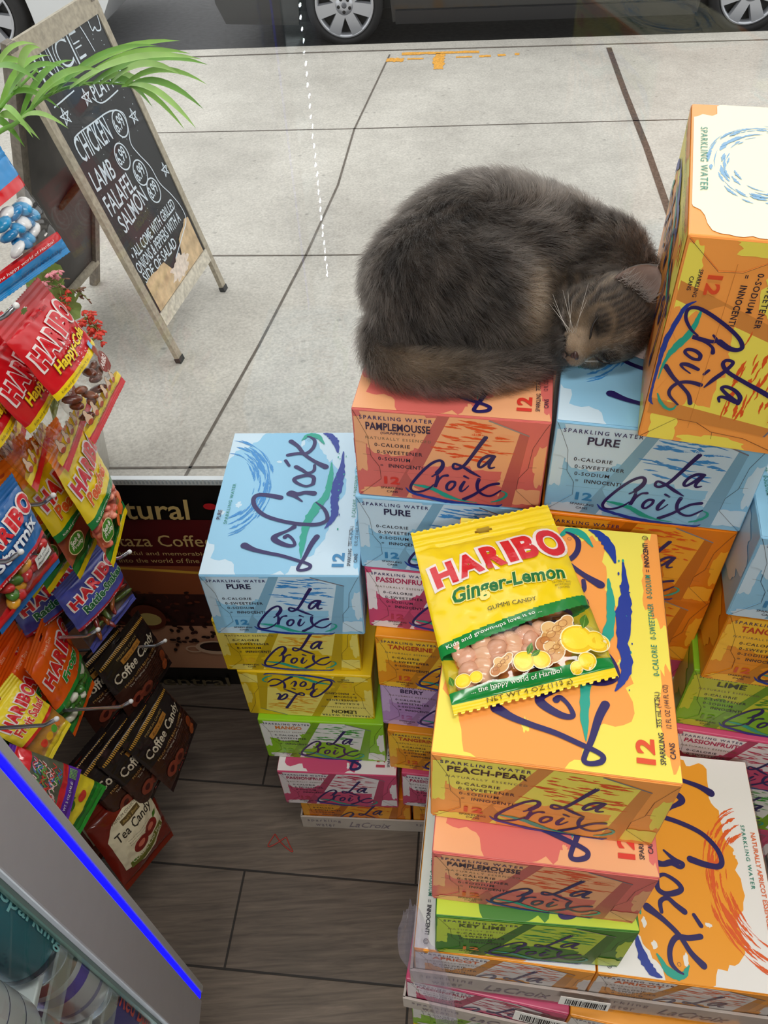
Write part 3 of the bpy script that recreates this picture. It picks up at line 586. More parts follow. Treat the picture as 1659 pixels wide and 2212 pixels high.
A.stroke([(x, bpx(300, 1228)[1]-10+16*sin((x+950)*.006), 7) for x in xs], mat((222, 170, 60), .4), 1.5, 3)
A.rect(bx0*1000, bpx(300, 1350)[1], bx1*1000, bpx(300, 1282)[1], PH[1], 1.2); A.rect(bx0*1000, bpx(300, 1440)[1], bx1*1000, bpx(300, 1350)[1], PH[2], 1.3)
for _ in range(420):
    x, y = random.uniform(bx0*1000, bx1*1000), random.uniform(bpx(300, 1352)[1], bpx(300, 1275)[1]); a = random.uniform(0, 3.1); A.ell(x, y, 5.5, 3.6, PH[random.choice((4, 1, 5))], 1.5+random.random(), a, 10); A.stroke([(x-4*cos(a), y-4*sin(a), .7), (x+4*cos(a), y+4*sin(a), .7)], PH[4], 2.6, 1, cap=False)
for _ in range(60):
    x, y = random.uniform(-520, -250), random.uniform(bpx(300, 1400)[1], bpx(300, 1348)[1]); A.ell(x, y, 6, 4, PH[random.choice((4, 1))], 2.7, random.uniform(0, 3), 10)
cx, cy = bpx(468, 1395); A.ell(cx, cy, 42, 24, PH[3], 2.8); A.ell(cx, cy+3, 33, 16, PH[4], 2.9); A.ell(cx, cy+2, 27, 11, PH[1], 3); A.ring(cx-46, cy-6, 18, 12, 4, PH[3], 2.8)
cx, cy = bpx(322, 1330); A.ell(cx, cy, 34, 40, PH[5], 2.75); A.ell(cx, cy-6, 24, 20, mat((220, 196, 120), .4), 2.8)
def bt(t, p0, p1, h, m, **k): a, b = bpx(*p0), bpx(*p1); A.text(t, a[0], a[1], b[0]-a[0], h, m, 4, **k)
a = bpx(418, 1117); full = 'Natural'; A.text(full, a[0]-182, a[1]-2, 182, 48, GOLD, 4, bold=.012, shear=.12)
d_ = bpx(455, 1092); A.ell(d_[0], d_[1]+2, 11, 7.5, mat((190, 30, 40), .4), 4)
a = bpx(262, 1176); A.text('Mataza Coffee', a[0]-42, a[1], 208, 30, GOLD, 4, bold=.004)
a = bpx(247, 1197); A.text('A delightful and memorable journey', a[0]-25, a[1], 252, 13, GOLD, 4); a = bpx(265, 1210); A.text('into the world of fine coffee', a[0]-4, a[1]-1, 190, 12, GOLD, 4)
a = bpx(500, 1478); A.text('Central', a[0]-190, a[1], 190, 34, mat((120, 108, 80), .4), 4, bold=.01)
A.emit(mb, bp, .0004)
o = mb.build('coffee_banner'); tag(o, 'dark red and black coffee banner with gold lettering along the foot of the window', 'banner')
mb = MB(); wbox(mb, (bx0, BY-.004, bz1-.006), (bx1, BY+.005, bz1+.006), mat((206, 212, 216), .2)); 
for i in range(150): wbox(mb, (bx0+.0062*i, BY-.0048, bz1-.003), (bx0+.0062*i+.003, BY-.0038, bz1+.004), mat((170, 180, 188), .3))
o = mb.build('banner_rail'); tag(o, 'clear ribbed plastic rail along the top of the coffee banner', 'rail')

# ------------------------------------------------------------------ sandwich board outside
WOOD = mat((168, 158, 140), .75, vary=.22, scale=70); WOOD2 = mat((126, 118, 108), .8, vary=.25, scale=70); CHALKB = mat((34, 35, 38), .55, vary=.35, scale=9); CHALK = mat((214, 226, 236), .8)
fl_, fr_ = gp(390, 785), gp(490, 622); sc = 1.0655
tl_, tr_ = Vector(CAMP+ray(3, 80)*1.859*sc), Vector(CAMP+ray(206, -6)*2.193*sc)
ex = (fr_-fl_).normalized(); up = ((tl_+tr_)/2-(fl_+fr_)/2); Lb = up.length; ey = up.normalized(); en = ex.cross(ey).normalized(); exy = ex.dot(ey); Wb = (fr_-fl_).length
bo = empty('sandwich_board', 'weathered wooden sandwich board with white chalk platter menu, standing on the sidewalk', 'sandwich board', fl_)
def P3(x, y, h): return ex*x+ey*y+en*h
def bar(mb, x0, y0, x1, y1, h0, h1, m):
    P = [P3(x, y, h) for x in (x0, x1) for y in (y0, y1) for h in (h0, h1)]
    mb.add(P, [(0, 1, 3, 2), (4, 6, 7, 5), (0, 4, 5, 1), (2, 3, 7, 6), (0, 2, 6, 4), (1, 5, 7, 3)], m)
def pxp(a, b): q = Vector(onplane(a, b, fl_, en))-fl_; a_, b_ = q.dot(ex), q.dot(ey); return (a_-exy*b_)/(1-exy*exy)*1000, (b_-exy*a_)/(1-exy*exy)*1000
ry = pxp(350, 690)[1]/1000
for n, a in (('left_leg', 0), ('right_leg', Wb-.03)):
    mb = MB(); bar(mb, a, 0, a+.03, Lb, -.014, .002, WOOD); bar(mb, a-.002, -.004, a+.032, .02, -.016, .004, mat((50, 50, 52), .6)); mb.build('leg', bo)
mb = MB(); bar(mb, 0, Lb-.055, Wb, Lb+.0, -.015, .003, WOOD); mb.build('top_rail', bo)
mb = MB(); bar(mb, .029, ry-.03, Wb-.029, ry+.02, -.02, .004, mat((206, 198, 182), .7, vary=.25, scale=60)); mb.build('bottom_rail', bo)
mb = MB(); bar(mb, .028, ry, Wb-.028, Lb-.05, -.010, -.002, CHALKB)
A = Art(); random.seed(8)
def bl(t, p0, p1, p2, wdm=1, bold=.006, sh=0.):
    a, b, c = [np.array(pxp(*p)) for p in (p0, p1, p2)]; w_ = np.linalg.norm(b-a); r_ = math.atan2(b[1]-a[1], b[0]-a[0]); h_ = np.linalg.norm(c-a); A.text(t, a[0], a[1], w_, h_, CHALK, 3, r_, bold=bold, shear=sh)
bl('RICE', (98, 190), (192, 128), (60, 112), bold=.02); bl('PLATTERS', (208, 218), (272, 168), (194, 186), bold=.01)
a, b = np.array(pxp(98, 190)), np.array(pxp(192, 128)); r_ = math.atan2(b[1]-a[1], b[0]-a[0]); h_ = np.linalg.norm(np.array(pxp(60, 112))-a); A.text('RICE', a[0], a[1], np.linalg.norm(b-a), h_, CHALKB, 3.6, r_, bold=-.012)
bl('CHICKEN', (182, 354), (246, 300), (160, 298)); bl('LAMB', (211, 415), (253, 381), (191, 373)); bl('FALAFEL', (243, 469), (296, 406), (223, 427)); bl('SALMON', (273, 506), (321, 433), (254, 470))
bl('• ALL COME WITH GRILLED', (292, 565), (380, 448), (284, 540), bold=.012); bl('ONIONS & PEPPERS WITH A', (304, 594), (392, 476), (296, 568), bold=.012); bl('SIDE OF SALAD', (318, 614), (384, 532), (309, 590), bold=.012)
for (a, b), t in (((260, 267), '6.99'), ((265, 338), '6.99'), ((304, 373), '6.99'), ((333, 411), '8.99')):
    c = pxp(a, b); A.ring(c[0], c[1], 40, 42, 4.5, CHALK, 3); A.text(t, c[0]-30, c[1]-20, 58, 42, CHALK, 3, .12, bold=.012)
for a, b in ((142, 252), (289, 251), (357, 366), (409, 522), (187, 210)):
    c = pxp(a, b); p = [(c[0]+24*cos(pi/2+k*4*pi/5), c[1]+24*sin(pi/2+k*4*pi/5), 3.6) for k in range(6)]
    for i in range(5): A.stroke([p[i], p[i+1]], CHALK, 3, 2)
for L in ([(166, 322), (163, 296), (200, 266), (238, 240), (266, 244), (277, 275), (283, 310), (300, 333), (325, 360), (345, 395), (370, 420), (392, 448), (402, 475), (395, 505), (380, 558)], [(62, 100), (90, 78), (115, 62), (158, 43), (175, 60), (205, 110)], [(118, 232), (160, 196)], [(200, 212), (222, 222), (255, 195)], [(182, 30), (203, 20), (218, 60), (210, 66), (205, 58), (200, 66), (190, 45), (182, 30)]):
    A.stroke([(*pxp(*p), 4.) for p in L], CHALK, 3, 5, .15)
for _ in range(70): q = (random.uniform(60, Wb*1000-60), random.uniform(ry*1000+50, Lb*1000-80)); A.ell(*q, random.uniform(.8, 2.2), random.uniform(.8, 2.2), CHALK, 2, n=8)
PEEL = mat((206, 178, 140), .8, vary=.25, scale=30); rp = ry*1000
pe = [(44, rp+22)]+[(44+(Wb*1000-88)*k/14, rp+88+(40 if k < 6 else -10 if k < 10 else 55+6*(k-10))+random.uniform(-9, 9)) for k in range(15)]+[(Wb*1000-44, rp+22)]
A.poly(pe, PEEL, 2.4); A.blob(Wb*500+20, rp+60, 70, 34, mat((226, 210, 196), .8, vary=.2), 2.7, 3, .4)
A.emit(mb, lambda x, y, h: tuple(P3(x/1000, y/1000, -.002+h)), .0004, .0002); mb.build('chalk_panel', bo)
# rear half of the board
bk = gp(205, 612)-fl_; eyb = Vector((-up.x*-1, 0, 0)); top_ = (tl_+tr_)/2-fl_
r0 = bk; r1 = top_+ex*(Wb/2-.02); l0 = bk-ex*(Wb-.04); l1 = top_-ex*(Wb/2-.02)
for a, b in ((r0, r1), (l0, l1)):
    mb = MB(); d = (b-a).normalized(); s1 = ex*.018; s2 = d.cross(ex).normalized()*.014
    P = [a-s1-s2, a+s1-s2, a+s1+s2, a-s1+s2, b-s1-s2, b+s1-s2, b+s1+s2, b-s1+s2]; mb.add(P, [(0, 1, 2, 3), (7, 6, 5, 4), (0, 4, 5, 1), (1, 5, 6, 2), (2, 6, 7, 3), (3, 7, 4, 0)], WOOD2); mb.build('leg', bo)
mb = MB(); k0, k1 = .1, .94; q = [l0.lerp(l1, k0), r0.lerp(r1, k0), r0.lerp(r1, k1), l0.lerp(l1, k1)]; mb.prism(q, (l1-l0).normalized().cross(ex)*.006, mat((70, 66, 66), .5, vary=.5, scale=7)); mb.build('rear_panel', bo)
mb = MB(); mb.tube([l0.lerp(l1, .1), r0.lerp(r1, .1)], .022, WOOD, 6); mb.build('bottom_rail', bo)
mb = MB(); c = gp(100, 365, .35)-fl_; mb.tube([r0.lerp(r1, .45)+(l0-r0)*.55, r0.lerp(r1, .47)+(l0-r0)*.3+Vector((.02, 0, .01)), r0.lerp(r1, .45)+(l0-r0)*.02, P3(Wb*.1, Lb*.45, -.03)], .012, mat((120, 84, 56), .8, vary=.3, scale=60), 8); mb.build('spreader_bar', bo)

# ------------------------------------------------------------------ parked cars
TYRE = mat((30, 30, 32), .8, vary=.15, scale=60); RIM = mat((188, 190, 196), .32, .55); DK = mat((14, 14, 15), .6)
def wheel(parent, loc, rz, R_, rr, name='wheel'):
    t = MB(); w_ = .18
    t.lathe([(rr*1.0, .01), (rr*1.04, -.004), (R_*.86, -.012), (R_*.97, .008), (R_, .03), (R_, w_-.03), (R_*.95, w_), (rr, w_)], TYRE, 48)
    o = t.build(name, parent); o.location = loc; o.rotation_euler = (pi/2*-1, 0, rz)
    # lathe axis is z -> turned so that +z runs into the car
    h = MB(); h.lathe([(rr*1.0, -.002), (rr*.96, -.008), (rr*.9, .004), (rr*.88, .05)], RIM, 48)
    h.lathe([(.001, .045), (rr*.9, .05)], DK, 32)
    for k in range(7):
        a = 2*pi*k/7+.22; c, s = cos(a), sin(a); 
        def pt(r, t_, z): return (c*r-s*t_, s*r+c*t_, z)
        r0, r1 = rr*.22, rr*.93; w0, w1 = rr*.15, rr*.20
        V = [pt(r0, -w0, -.006), pt(r0, w0, -.006), pt(r1, w1, -.004), pt(r1, -w1, -.004), pt(r0, -w0*1.1, .03), pt(r0, w0*1.1, .03), pt(r1, w1*1.15, .03), pt(r1, -w1*1.15, .03)]
        h.add(V, [(3, 2, 1, 0), (0, 1, 5, 4), (1, 2, 6, 5), (2, 3, 7, 6), (3, 0, 4, 7)], RIM)
    h.lathe([(.001, -.012), (rr*.15, -.011), (rr*.30, -.006), (rr*.32, .02)], RIM, 32); h.build('hubcap', o)
    n = MB()
    for k in range(5): a = 2*pi*k/5+.4; n.ell((rr*.2*cos(a), rr*.2*sin(a), -.010), (.011, .011, .003), DK)
    n.ell((0, 0, -.013), (rr*.09, rr*.09, .003), mat((110, 112, 118), .3, .6)); n.build('lug_nut', o.children[0])
    return o
def car(label, name_col, front, y0, xf, R_, rr, zc, wb, body):
    """near side plane faces the shop (local -y); xf is the local x of the left wheel centre"""
    e = empty('car', label, 'car', (xf, y0, 0), (0, 0, YAW))
    P = lambda x, z: (x, z)
    gz = zc-R_
    # lower body with wheel openings
    def arch(cx): return [(cx+(R_+.05)*cos(a), zc+(R_+.05)*sin(a)) for a in np.linspace(pi, 0, 13)]
    side = [(-.85, gz+.28), (-.80, gz+.16), (-R_-.06, gz+.14)]+[p for p in arch(0) if p[1] > gz+.14]+[(R_+.06, gz+.14), (wb-R_-.06, gz+.14)]+[p for p in arch(wb) if p[1] > gz+.14]+[(wb+R_+.06, gz+.14), (wb+.75, gz+.18), (wb+.86, gz+.34), (wb+.82, gz+.62), (wb+.3, gz+.72), (-.3, gz+.72), (-.75, gz+.62), (-.86, gz+.45)]
    mb = MB(); mb.prism([(x, .02, z) for x, z in side], (0, 1.62, 0), name_col); mb.build('body', e)
    cab = [(-.1, gz+.70), (.55, gz+1.12), (1.75, gz+1.14), (wb+.35, gz+.70)]
    mb = MB(); mb.prism([(x, .14, z) for x, z in cab], (0, 1.38, 0), mat((22, 26, 30), .1, spec=.8)); mb.build('windows', e)
    mb = MB(); mb.prism([(.5, .16, gz+1.10), (.62, .16, gz+1.18), (1.66, .16, gz+1.19), (1.82, .16, gz+1.11)], (0, 1.34, 0), name_col); mb.build('roof', e)
    mb = MB(); mb.box((wb/2, .8, gz+.17), (wb+1.3, 1.4, .06), DK); mb.build('underbody', e)
    mb = MB(); mb.box((wb/2, .012, gz+.17), (wb-2*R_-.16, .03, .075), body); mb.build('sill', e)
    for cx in (0, wb):
        wheel(e, (cx, 0, zc), 0, R_, rr); wheel(e, (cx, 1.46, zc), 0, R_, rr)
    return e
q1, q2 = aty(743, 4, 5.97), aty(1590, -16, 5.97)
y1 = 5.97; wbx = (q2[0]-q1[0])/cos(YAW)
car('black car parked at the kerb showing two silver spoked wheels', mat((24, 25, 28), .18, spec=.6, coat=.5), 0, 5.955, q1[0], .252, .192, .022, wbx, mat((32, 32, 35), .4))
q3 = aty(8, -14, 6.5)
wc = car('white car parked at the kerb, cut by the top left corner', mat((206, 208, 210), .25, spec=.6, coat=.5), 0, 6.25, q3[0]-2.50, .27, .2, .06, 2.5, mat((170, 172, 176), .4))

# ------------------------------------------------------------------ plants outside the window
LEAF = [mat(c, .45, vary=.12, scale=30) for c in ((128, 176, 60), (104, 158, 44), (150, 190, 92))]
pp = empty('palm_plant', 'green palm with long narrow leaflets reaching in from the left of the chalk board', 'plant', (-1.15, 1.55, GZ))
base = Vector((-1.15, 1.55, GZ))
mb = MB(); mb.lathe([(.001, 0), (.13, 0), (.16, .28), (.165, .30), (.15, .30), (.14, .26), (.001, .26)], mat((150, 84, 58), .8, vary=.1)); mb.build('pot', pp)
def leaflet(mb, A_, B_, wd, m, droop=.03):
    n = 9; A_, B_ = Vector(A_), Vector(B_); d = (B_-A_); side = d.cross(Vector((.2, -.6, .75))).normalized()
    V = []
    for i in range(n+1):
        k = i/n; p = A_+d*k+Vector((0, 0, droop*4*k*(1-k))); ww = wd*(sin(pi*min(1, k*.9+.12))**.7)*(1 if k < .97 else .2); V += [p+side*ww/2, p+Vector((0, 0, -ww*.22)), p-side*ww/2]
    mb.add([v-base for v in V], [f for i in range(n) for f in ((3*i, 3*i+1, 3*i+4, 3*i+3), (3*i+1, 3*i+2, 3*i+5, 3*i+4))], m, True)
DP = 1.62
FR = [([(-40, 345), (40, 262), (105, 205), (190, 180), (278, 183)], [((105, 205), (390, 88)), ((120, 198), (345, 100)), ((150, 190), (437, 128)), ((170, 184), (412, 116)), ((200, 180), (450, 140)), ((240, 180), (392, 162)), ((270, 182), (448, 183)), ((278, 185), (440, 236)), ((275, 185), (424, 278)), ((262, 186), (400, 281)), ((235, 182), (330, 232)), ((215, 182), (345, 205)), ((60, 245), (215, 150)), ((45, 255), (160, 130)), ((30, 275), (148, 278)), ((80, 222), (205, 190))]),
      ([(-50, 330), (0, 235), (40, 190), (80, 150)], [((0, 235), (110, 120)), ((15, 215), (140, 145)), ((40, 190), (90, 105)), ((-10, 250), (105, 200)), ((-20, 270), (54, 318)), ((-10, 260), (86, 302)), ((0, 240), (72, 298)), ((10, 220), (130, 235)), ((-20, 180), (83, 97)), ((-30, 150), (100, 170)), ((-30, 170), (85, 178))])]
random.seed(6)
for spine, leaves in FR:
    mb = MB(); S_ = [Vector(atD(a, b, DP+.03*i)) for i, (a, b) in enumerate(spine)]
    st = [base+Vector((.02, 0, .26)), base.lerp(S_[0], .55)+Vector((-.06, 0, .1))]+S_
    st = [Vector(p) for p in smoothpts([tuple(p) for p in st], 5)]; n = len(st)
    mb.tube([p-base for p in st], [.007-.005*i/n for i in range(n)], LEAF[1], 6)
    for i, (a, b) in enumerate(leaves): leaflet(mb, atD(*a, DP+.06), atD(*b, DP+.06+random.uniform(-.12, .1)), random.uniform(.011, .019), LEAF[i % 3])
    mb.build('frond', pp)
fp = empty('geranium', 'geranium with red and pink blossoms low outside the window, left of the chalk board', 'flower', (-.93, 1.80, GZ)); fb = Vector((-.93, 1.80, GZ))
mb = MB(); mb.lathe([(.001, 0), (.10, 0), (.13, .22), (.135, .24), (.12, .24), (.11, .2), (.001, .2)], mat((196, 192, 184), .8, vary=.08)); mb.build('pot', fp)
FD = 2.02; PET = [mat((228, 62, 44), .5), mat((240, 150, 160), .5), mat((120, 80, 60), .6)]; STEM = mat((126, 136, 66), .6)
for (a, b, c, nn) in ((185, 690, 0, 13), (205, 705, 0, 11), (208, 728, 0, 4), (145, 642, 0, 6), (112, 598, 1, 10), (172, 630, 2, 9), (128, 622, 2, 6)):
    H_ = Vector(atD(a, b, FD)); mb = MB(); mb.tube([Vector((0, 0, .2)), (H_-fb).lerp(Vector((0, 0, .2)), .4)+Vector((-.02, .02, .03)), H_-fb], .0035, STEM, 6); mb.build('stem', fp)
    mb = MB()
    for k in range(nn):
        o_ = Vector((random.uniform(-1, 1), random.uniform(-1, 1), random.uniform(-.8, .9)))*(.022 if c < 2 else .02)
        for j in range(5 if c < 2 else 2):
            an = 2*pi*j/5+random.random(); rot = Matrix.Rotation(an, 3, 'Z') @ Matrix.Rotation(random.uniform(.2, 1.2), 3, 'Y'); mb.ell(H_-fb+o_+rot @ Vector((.008, 0, 0)), (.008, .005, .0018), PET[c], rot, 1)
        mb.tube([H_-fb, H_-fb+o_], .0012, STEM, 4)
    mb.build('blossom', fp)
for (a, b, sc_) in ((120, 655, .05), (95, 620, .05), (150, 668, .03), (60, 700, .06), (100, 590, .04), (135, 640, .03)):
    mb = MB(); H_ = Vector(atD(a, b, FD+.03)); n = 14; V = [H_-fb]+[H_-fb+Vector((cos(t)*sc_*(1+.15*sin(t*5)), .3*sc_*cos(t*2), sin(t)*sc_*(1+.12*cos(t*6)))) for t in np.linspace(0, 2*pi, n, endpoint=False)]
    mb.add(V, [(0, 1+i, 1+(i+1) % n) for i in range(n)], mat((142, 168, 92), .6, vary=.15, scale=40)); mb.tube([H_-fb, Vector((0, 0, .2))], .0025, STEM, 5); mb.build('leaf', fp)

# ------------------------------------------------------------------ candy bags
BFILM = film('bag_window_film', (.97, .96, .95), .10, .05)
RED = (206, 24, 34); WH = mat((238, 226, 222), .3); HRED = mat((212, 28, 40), .25, coat=.4)
def bagart(spec):
    """artwork in a 127 x 190 mm frame, y up from the bottom"""
    A = Art(); T = spec
    if T.get('logo', True):
        y0 = T.get('logo_y', 118); x = 10; xs = []
        hs = (25, 26, 27, 28, 29, 33); ws = (19, 21, 18, 8, 18, 24); dy = (-4, -1, 1, 3, 4, 4)
        for ch, hh, ww, d_ in zip('HARIBO', hs, ws, dy):
            if ch in T.get('skip', ''): x += ww+1.5; continue
            A.text(ch, x-2.6, y0+d_-2.7, ww+5.2, hh+5.4, WH, 3, .09, bold=.10); A.text(ch, x, y0+d_, ww, hh, HRED, 5, .09, bold=.05); x += ww+2.0
    for t in T.get('texts', ()):
        (s_, x, y, w_, h_, c, lay), kw = t[:7], (t[7] if len(t) > 7 else {})
        oc = kw.pop('outline', None) if isinstance(kw, dict) and 'outline' in kw else None
        if oc: A.text(s_, x-1.2, y-1.2, w_+2.4, h_+2.4, mat(oc, .35), lay-.6, **{**kw, 'bold': kw.get('bold', .02)+.035})
        A.text(s_, x, y, w_, h_, mat(c, .35), lay, **kw)
    for f in T.get('shapes', ()): f(A)
    return A
def make_bag(name, spec, quad, parent_label, cat, group=None, thick=.014, NU=44, NV=64):
    """quad: TL, TR, BR, BL world corners. The pouch bulges along the quad's normal."""
    TL, TR, BR, BL = [Vector(p) for p in quad]; base = (TL+TR)/2
    nrm = ((TR-TL).cross(TL-BL)).normalized()
    wr = spec.get('seed', 1)
    hv0, hv1 = spec.get('head', .13), spec.get('foot', .945)
    def surf(u, v, s=1, h=0.):
        p = TL.lerp(TR, u).lerp(BL.lerp(BR, u), v)
        k = min(1, max(0, (v-hv0)/(hv1-hv0))); uu = min(1, max(0, u))
        th = thick*(max(0, sin(pi*uu))**.55)*(max(0, sin(pi*k))**.5)
        wk = .0022*noise.noise(Vector((u*5+wr, v*7, wr*3.1)))+.0010*noise.noise(Vector((u*13, v*17+wr, 1)))
        if v < hv0 or v > hv1: wk = wk*.4+.0006*sin(v*420)
        curl = spec.get('curl', .0)*(u-.5)**2*4
        return p-base+nrm*(s*th+wk*(1 if s > 0 else .6)+h*s-curl)
    base_c = spec['base']; bands = spec.get('bands', ())
    def cellmat(u, v, front):
        r = None
        for f0, f1, c in bands:
            a = f0(u) if callable(f0) else f0; b = f1(u) if callable(f1) else f1
            if a <= v < b: r = c
        if r is None: r = base_c
        if r == 'film': return BFILM if front or spec.get('back') == 'film' else mat(spec.get('back', base_c), .3)
        return mat(r, .22, spec=.5, coat=.35)
    e = empty(name, parent_label, cat, base, (0, 0, 0), group)
    # pouch
    for part, va, vb, nv in (('pouch', hv0, hv1, NV), ('top_seal', 0, hv0, 12), ('bottom_seal', hv1, 1, 8)):
        mb = MB()
        for s in (1, -1):
            if part != 'pouch' and s < 0: continue
            V = []
            for j in range(nv+1):
                for i in range(NU+1):
                    u, v = i/NU, va+(vb-va)*j/nv; vv = v
                    if part == 'top_seal' and j == 0: vv += .007*(i*44//NU % 2)
                    if part == 'bottom_seal' and j == nv: vv -= .007*(i*44//NU % 2)
                    V.append(surf(u, vv, s))
            gr = {}
            for j in range(nv):
                for i in range(NU):
                    u, v = (i+.5)/NU, va+(vb-va)*(j+.5)/nv
                    if part == 'top_seal' and (u-.5)**2*9+((v-hv0*.62)/hv0*1.6)**2 < .035: continue     # hang hole
                    m = cellmat(u, v, s > 0); a = j*(NU+1)+i; f = (a, a+NU+1, a+NU+2, a+1)
                    gr.setdefault(m, []).append(f if s > 0 else f[::-1])
            off = len(mb.v); mb.v += [tuple(p) for p in V]
            for m, fs in gr.items():
                k = mb.mi(m)
                for f in fs: mb.f.append(tuple(q+off for q in f)); mb.m.append(k); mb.smooth.append(True)
        if part == 'pouch':
            bagart(spec).emit(mb, lambda x, y, h: surf(x/127, 1-y/190, 1, h), .0011, .00016, split=4)
        mb.build(part, e)
    return e, base, surf
def candies(n, surf, base, u0, u1, v0, v1, cols, r, name, label, cat, group, seed=1):
    random.seed(seed); src = None; out = []
    proto = {}
    for k in range(n):
        c = cols[k % len(cols)]
        cell = (k+.5)/n; cx = int(math.ceil(math.sqrt(n*1.4))); i, j = k % cx, k//cx; ny = math.ceil(n/cx)
        u = u0+(u1-u0)*((i+.5+random.uniform(-.25, .25))/cx); v = v0+(v1-v0)*((j+.5+random.uniform(-.25, .25))/ny)
        if c not in proto:
            mb = MB(); mb.ell((0, 0, 0), r, mat(c, .25, spec=.5, coat=.3)); o = mb.build(name); proto[c] = o
        else: o = proto[c].copy(); COL.objects.link(o)
        o.location = base+surf(u, v, 1, -.0065-.004*random.random()) if True else base
        o.rotation_euler = (random.uniform(-.5, .5), random.uniform(-.5, .5), random.uniform(0, 3)); tag(o, label, cat, group)
    return
def Qd(q, n, Dc):
    n = np.array(n, float); n /= np.linalg.norm(n); q = np.array(q, float); c = CAMP+ray(*q.mean(0))*Dc
    return [onplane(a, b, c, n) for a, b in q]
def shift_bag(e, dv, rz, label):
    c = copy_tree(e); c.location = Vector(e.location)+Vector(dv); c.rotation_euler = (rz[0], rz[1], rz[2]); c['label'] = label; return c
YE = (244, 212, 24); GR = (24, 130, 58); TX = (60, 44, 20)
ell = lambda cx, cy, rx, ry, c, lay=3, rot=0.: (lambda A: A.ell(cx, cy, rx, ry, mat(c, .35), lay, rot))
def lemon(cx, cy, r, rot=0.):
    def f(A): A.ell(cx, cy, r*1.05, r, mat((250, 240, 190), .35), 3, rot); A.ell(cx, cy, r*.98, r*.92, mat((240, 196, 20), .35), 3.3, rot); A.ell(cx-r*.05, cy+r*.05, r*.8, r*.74, mat((250, 220, 50), .35), 3.6, rot)
    return f
def leafs(cx, cy, l, rot): return lambda A: (A.stroke([(cx, cy, .4), (cx+l*.5*cos(rot), cy+l*.5*sin(rot), l*.5), (cx+l*cos(rot), cy+l*sin(rot), .4)], mat((70, 120, 30), .35), 3.8, 5), A.stroke([(cx, cy, .6), (cx+l*cos(rot), cy+l*sin(rot), .3)], mat((130, 170, 70), .35), 4.2, 2))
def ginger(cx, cy, s): 
    def f(A):
        for dx, dy, rx, ry, c in ((0, 0, 11, 8, (206, 150, 84)), (9, 7, 9, 6, (222, 172, 104)), (-9, -5, 7, 6, (190, 120, 60)), (14, 12, 5, 4, (214, 160, 92)), (-2, 8, 6, 5, (228, 184, 120))): A.ell(cx+dx*s, cy+dy*s, rx*s+.8, ry*s+.8, mat((240, 226, 200), .35), 2.6, .4); A.ell(cx+dx*s, cy+dy*s, rx*s, ry*s, mat(c, .35), 3, .4)
        for k in range(4): A.ring(cx-8*s+6*k*s, cy-2*s+4*k*s, 4*s, 3*s, .5, mat((160, 100, 50), .35), 3.4, .4)
    return f
def barr(x0, y0, x1, y1, c): return lambda A: A.stroke([(x0, y0, 7.5), (x1, y1, 7.5)], mat(c, .35), 2, 12, cap=False)
def bottles(y, n=6):
    def f(A):
        for k in range(n):
            x = 16+k*17; A.ell(x, y, 6.4, 8, mat((60, 30, 24), .3), 2.4); A.ell(x, y+9, 3.6, 6, mat((60, 30, 24), .3), 2.4); A.ell(x, y, 5.7, 7.3, mat((222, 190, 160), .3), 3); A.ell(x, y+9, 3, 5.4, mat((222, 190, 160), .3), 3); A.ell(x, y-4, 4.8, 3.4, mat((186, 80, 44), .3), 3.4)
    return f
def wedge(f0, a=.0): return lambda u: f0-a*(u-.5)
SPEC = {}
SPEC['ginger'] = dict(base=YE, seed=2, back=(214, 196, 40), bands=[(lambda u: .68-.10*u**1.3, lambda u: .735-.10*u**1.3, GR), (lambda u: .735-.10*u**1.3, .905, 'film'), (.905-.0, .952, GR)], head=.13,
  texts=[('Ginger-Lemon', 20, 88, 96, 20, (20, 110, 50), 4, dict(shear=.25, bold=.03, outline=(240, 226, 130), rot=.04)), ('GUMMI CANDY', 44, 77, 40, 4, (60, 60, 30), 4), ('Kids and grown-ups love it so ...', 6, 53, 80, 4.6, (240, 240, 230), 4.4, dict(rot=.14)), ('... the happy world of Haribo!', 16, 11.5, 70, 4.6, (240, 240, 230), 4.4), ('NET WT 4 OZ (113 g)', 26, 2.4, 66, 5, (110, 90, 20), 4), ('NATURALLY AND', 102, 92, 16, 2, (120, 100, 20), 4), ('ARTIFICIALLY', 103, 89, 14, 2, (120, 100, 20), 4), ('FLAVORED', 105, 86, 10, 2, (120, 100, 20), 4)],
  shapes=[ginger(88, 42, 1.0), ginger(84, 28, .8), lemon(105, 36, 13), lemon(120, 32, 10), lemon(107, 17, 7), lemon(98, 14, 5), leafs(112, 44, 15, 1.1), ginger(42, 27, .55), lemon(60, 27, 8), lemon(73, 25, 7), leafs(64, 31, 10, 1.0), leafs(66, 29, 9, .4), lemon(12, 24, 6), lemon(22, 24, 5), leafs(4, 22, 9, 1.7)])
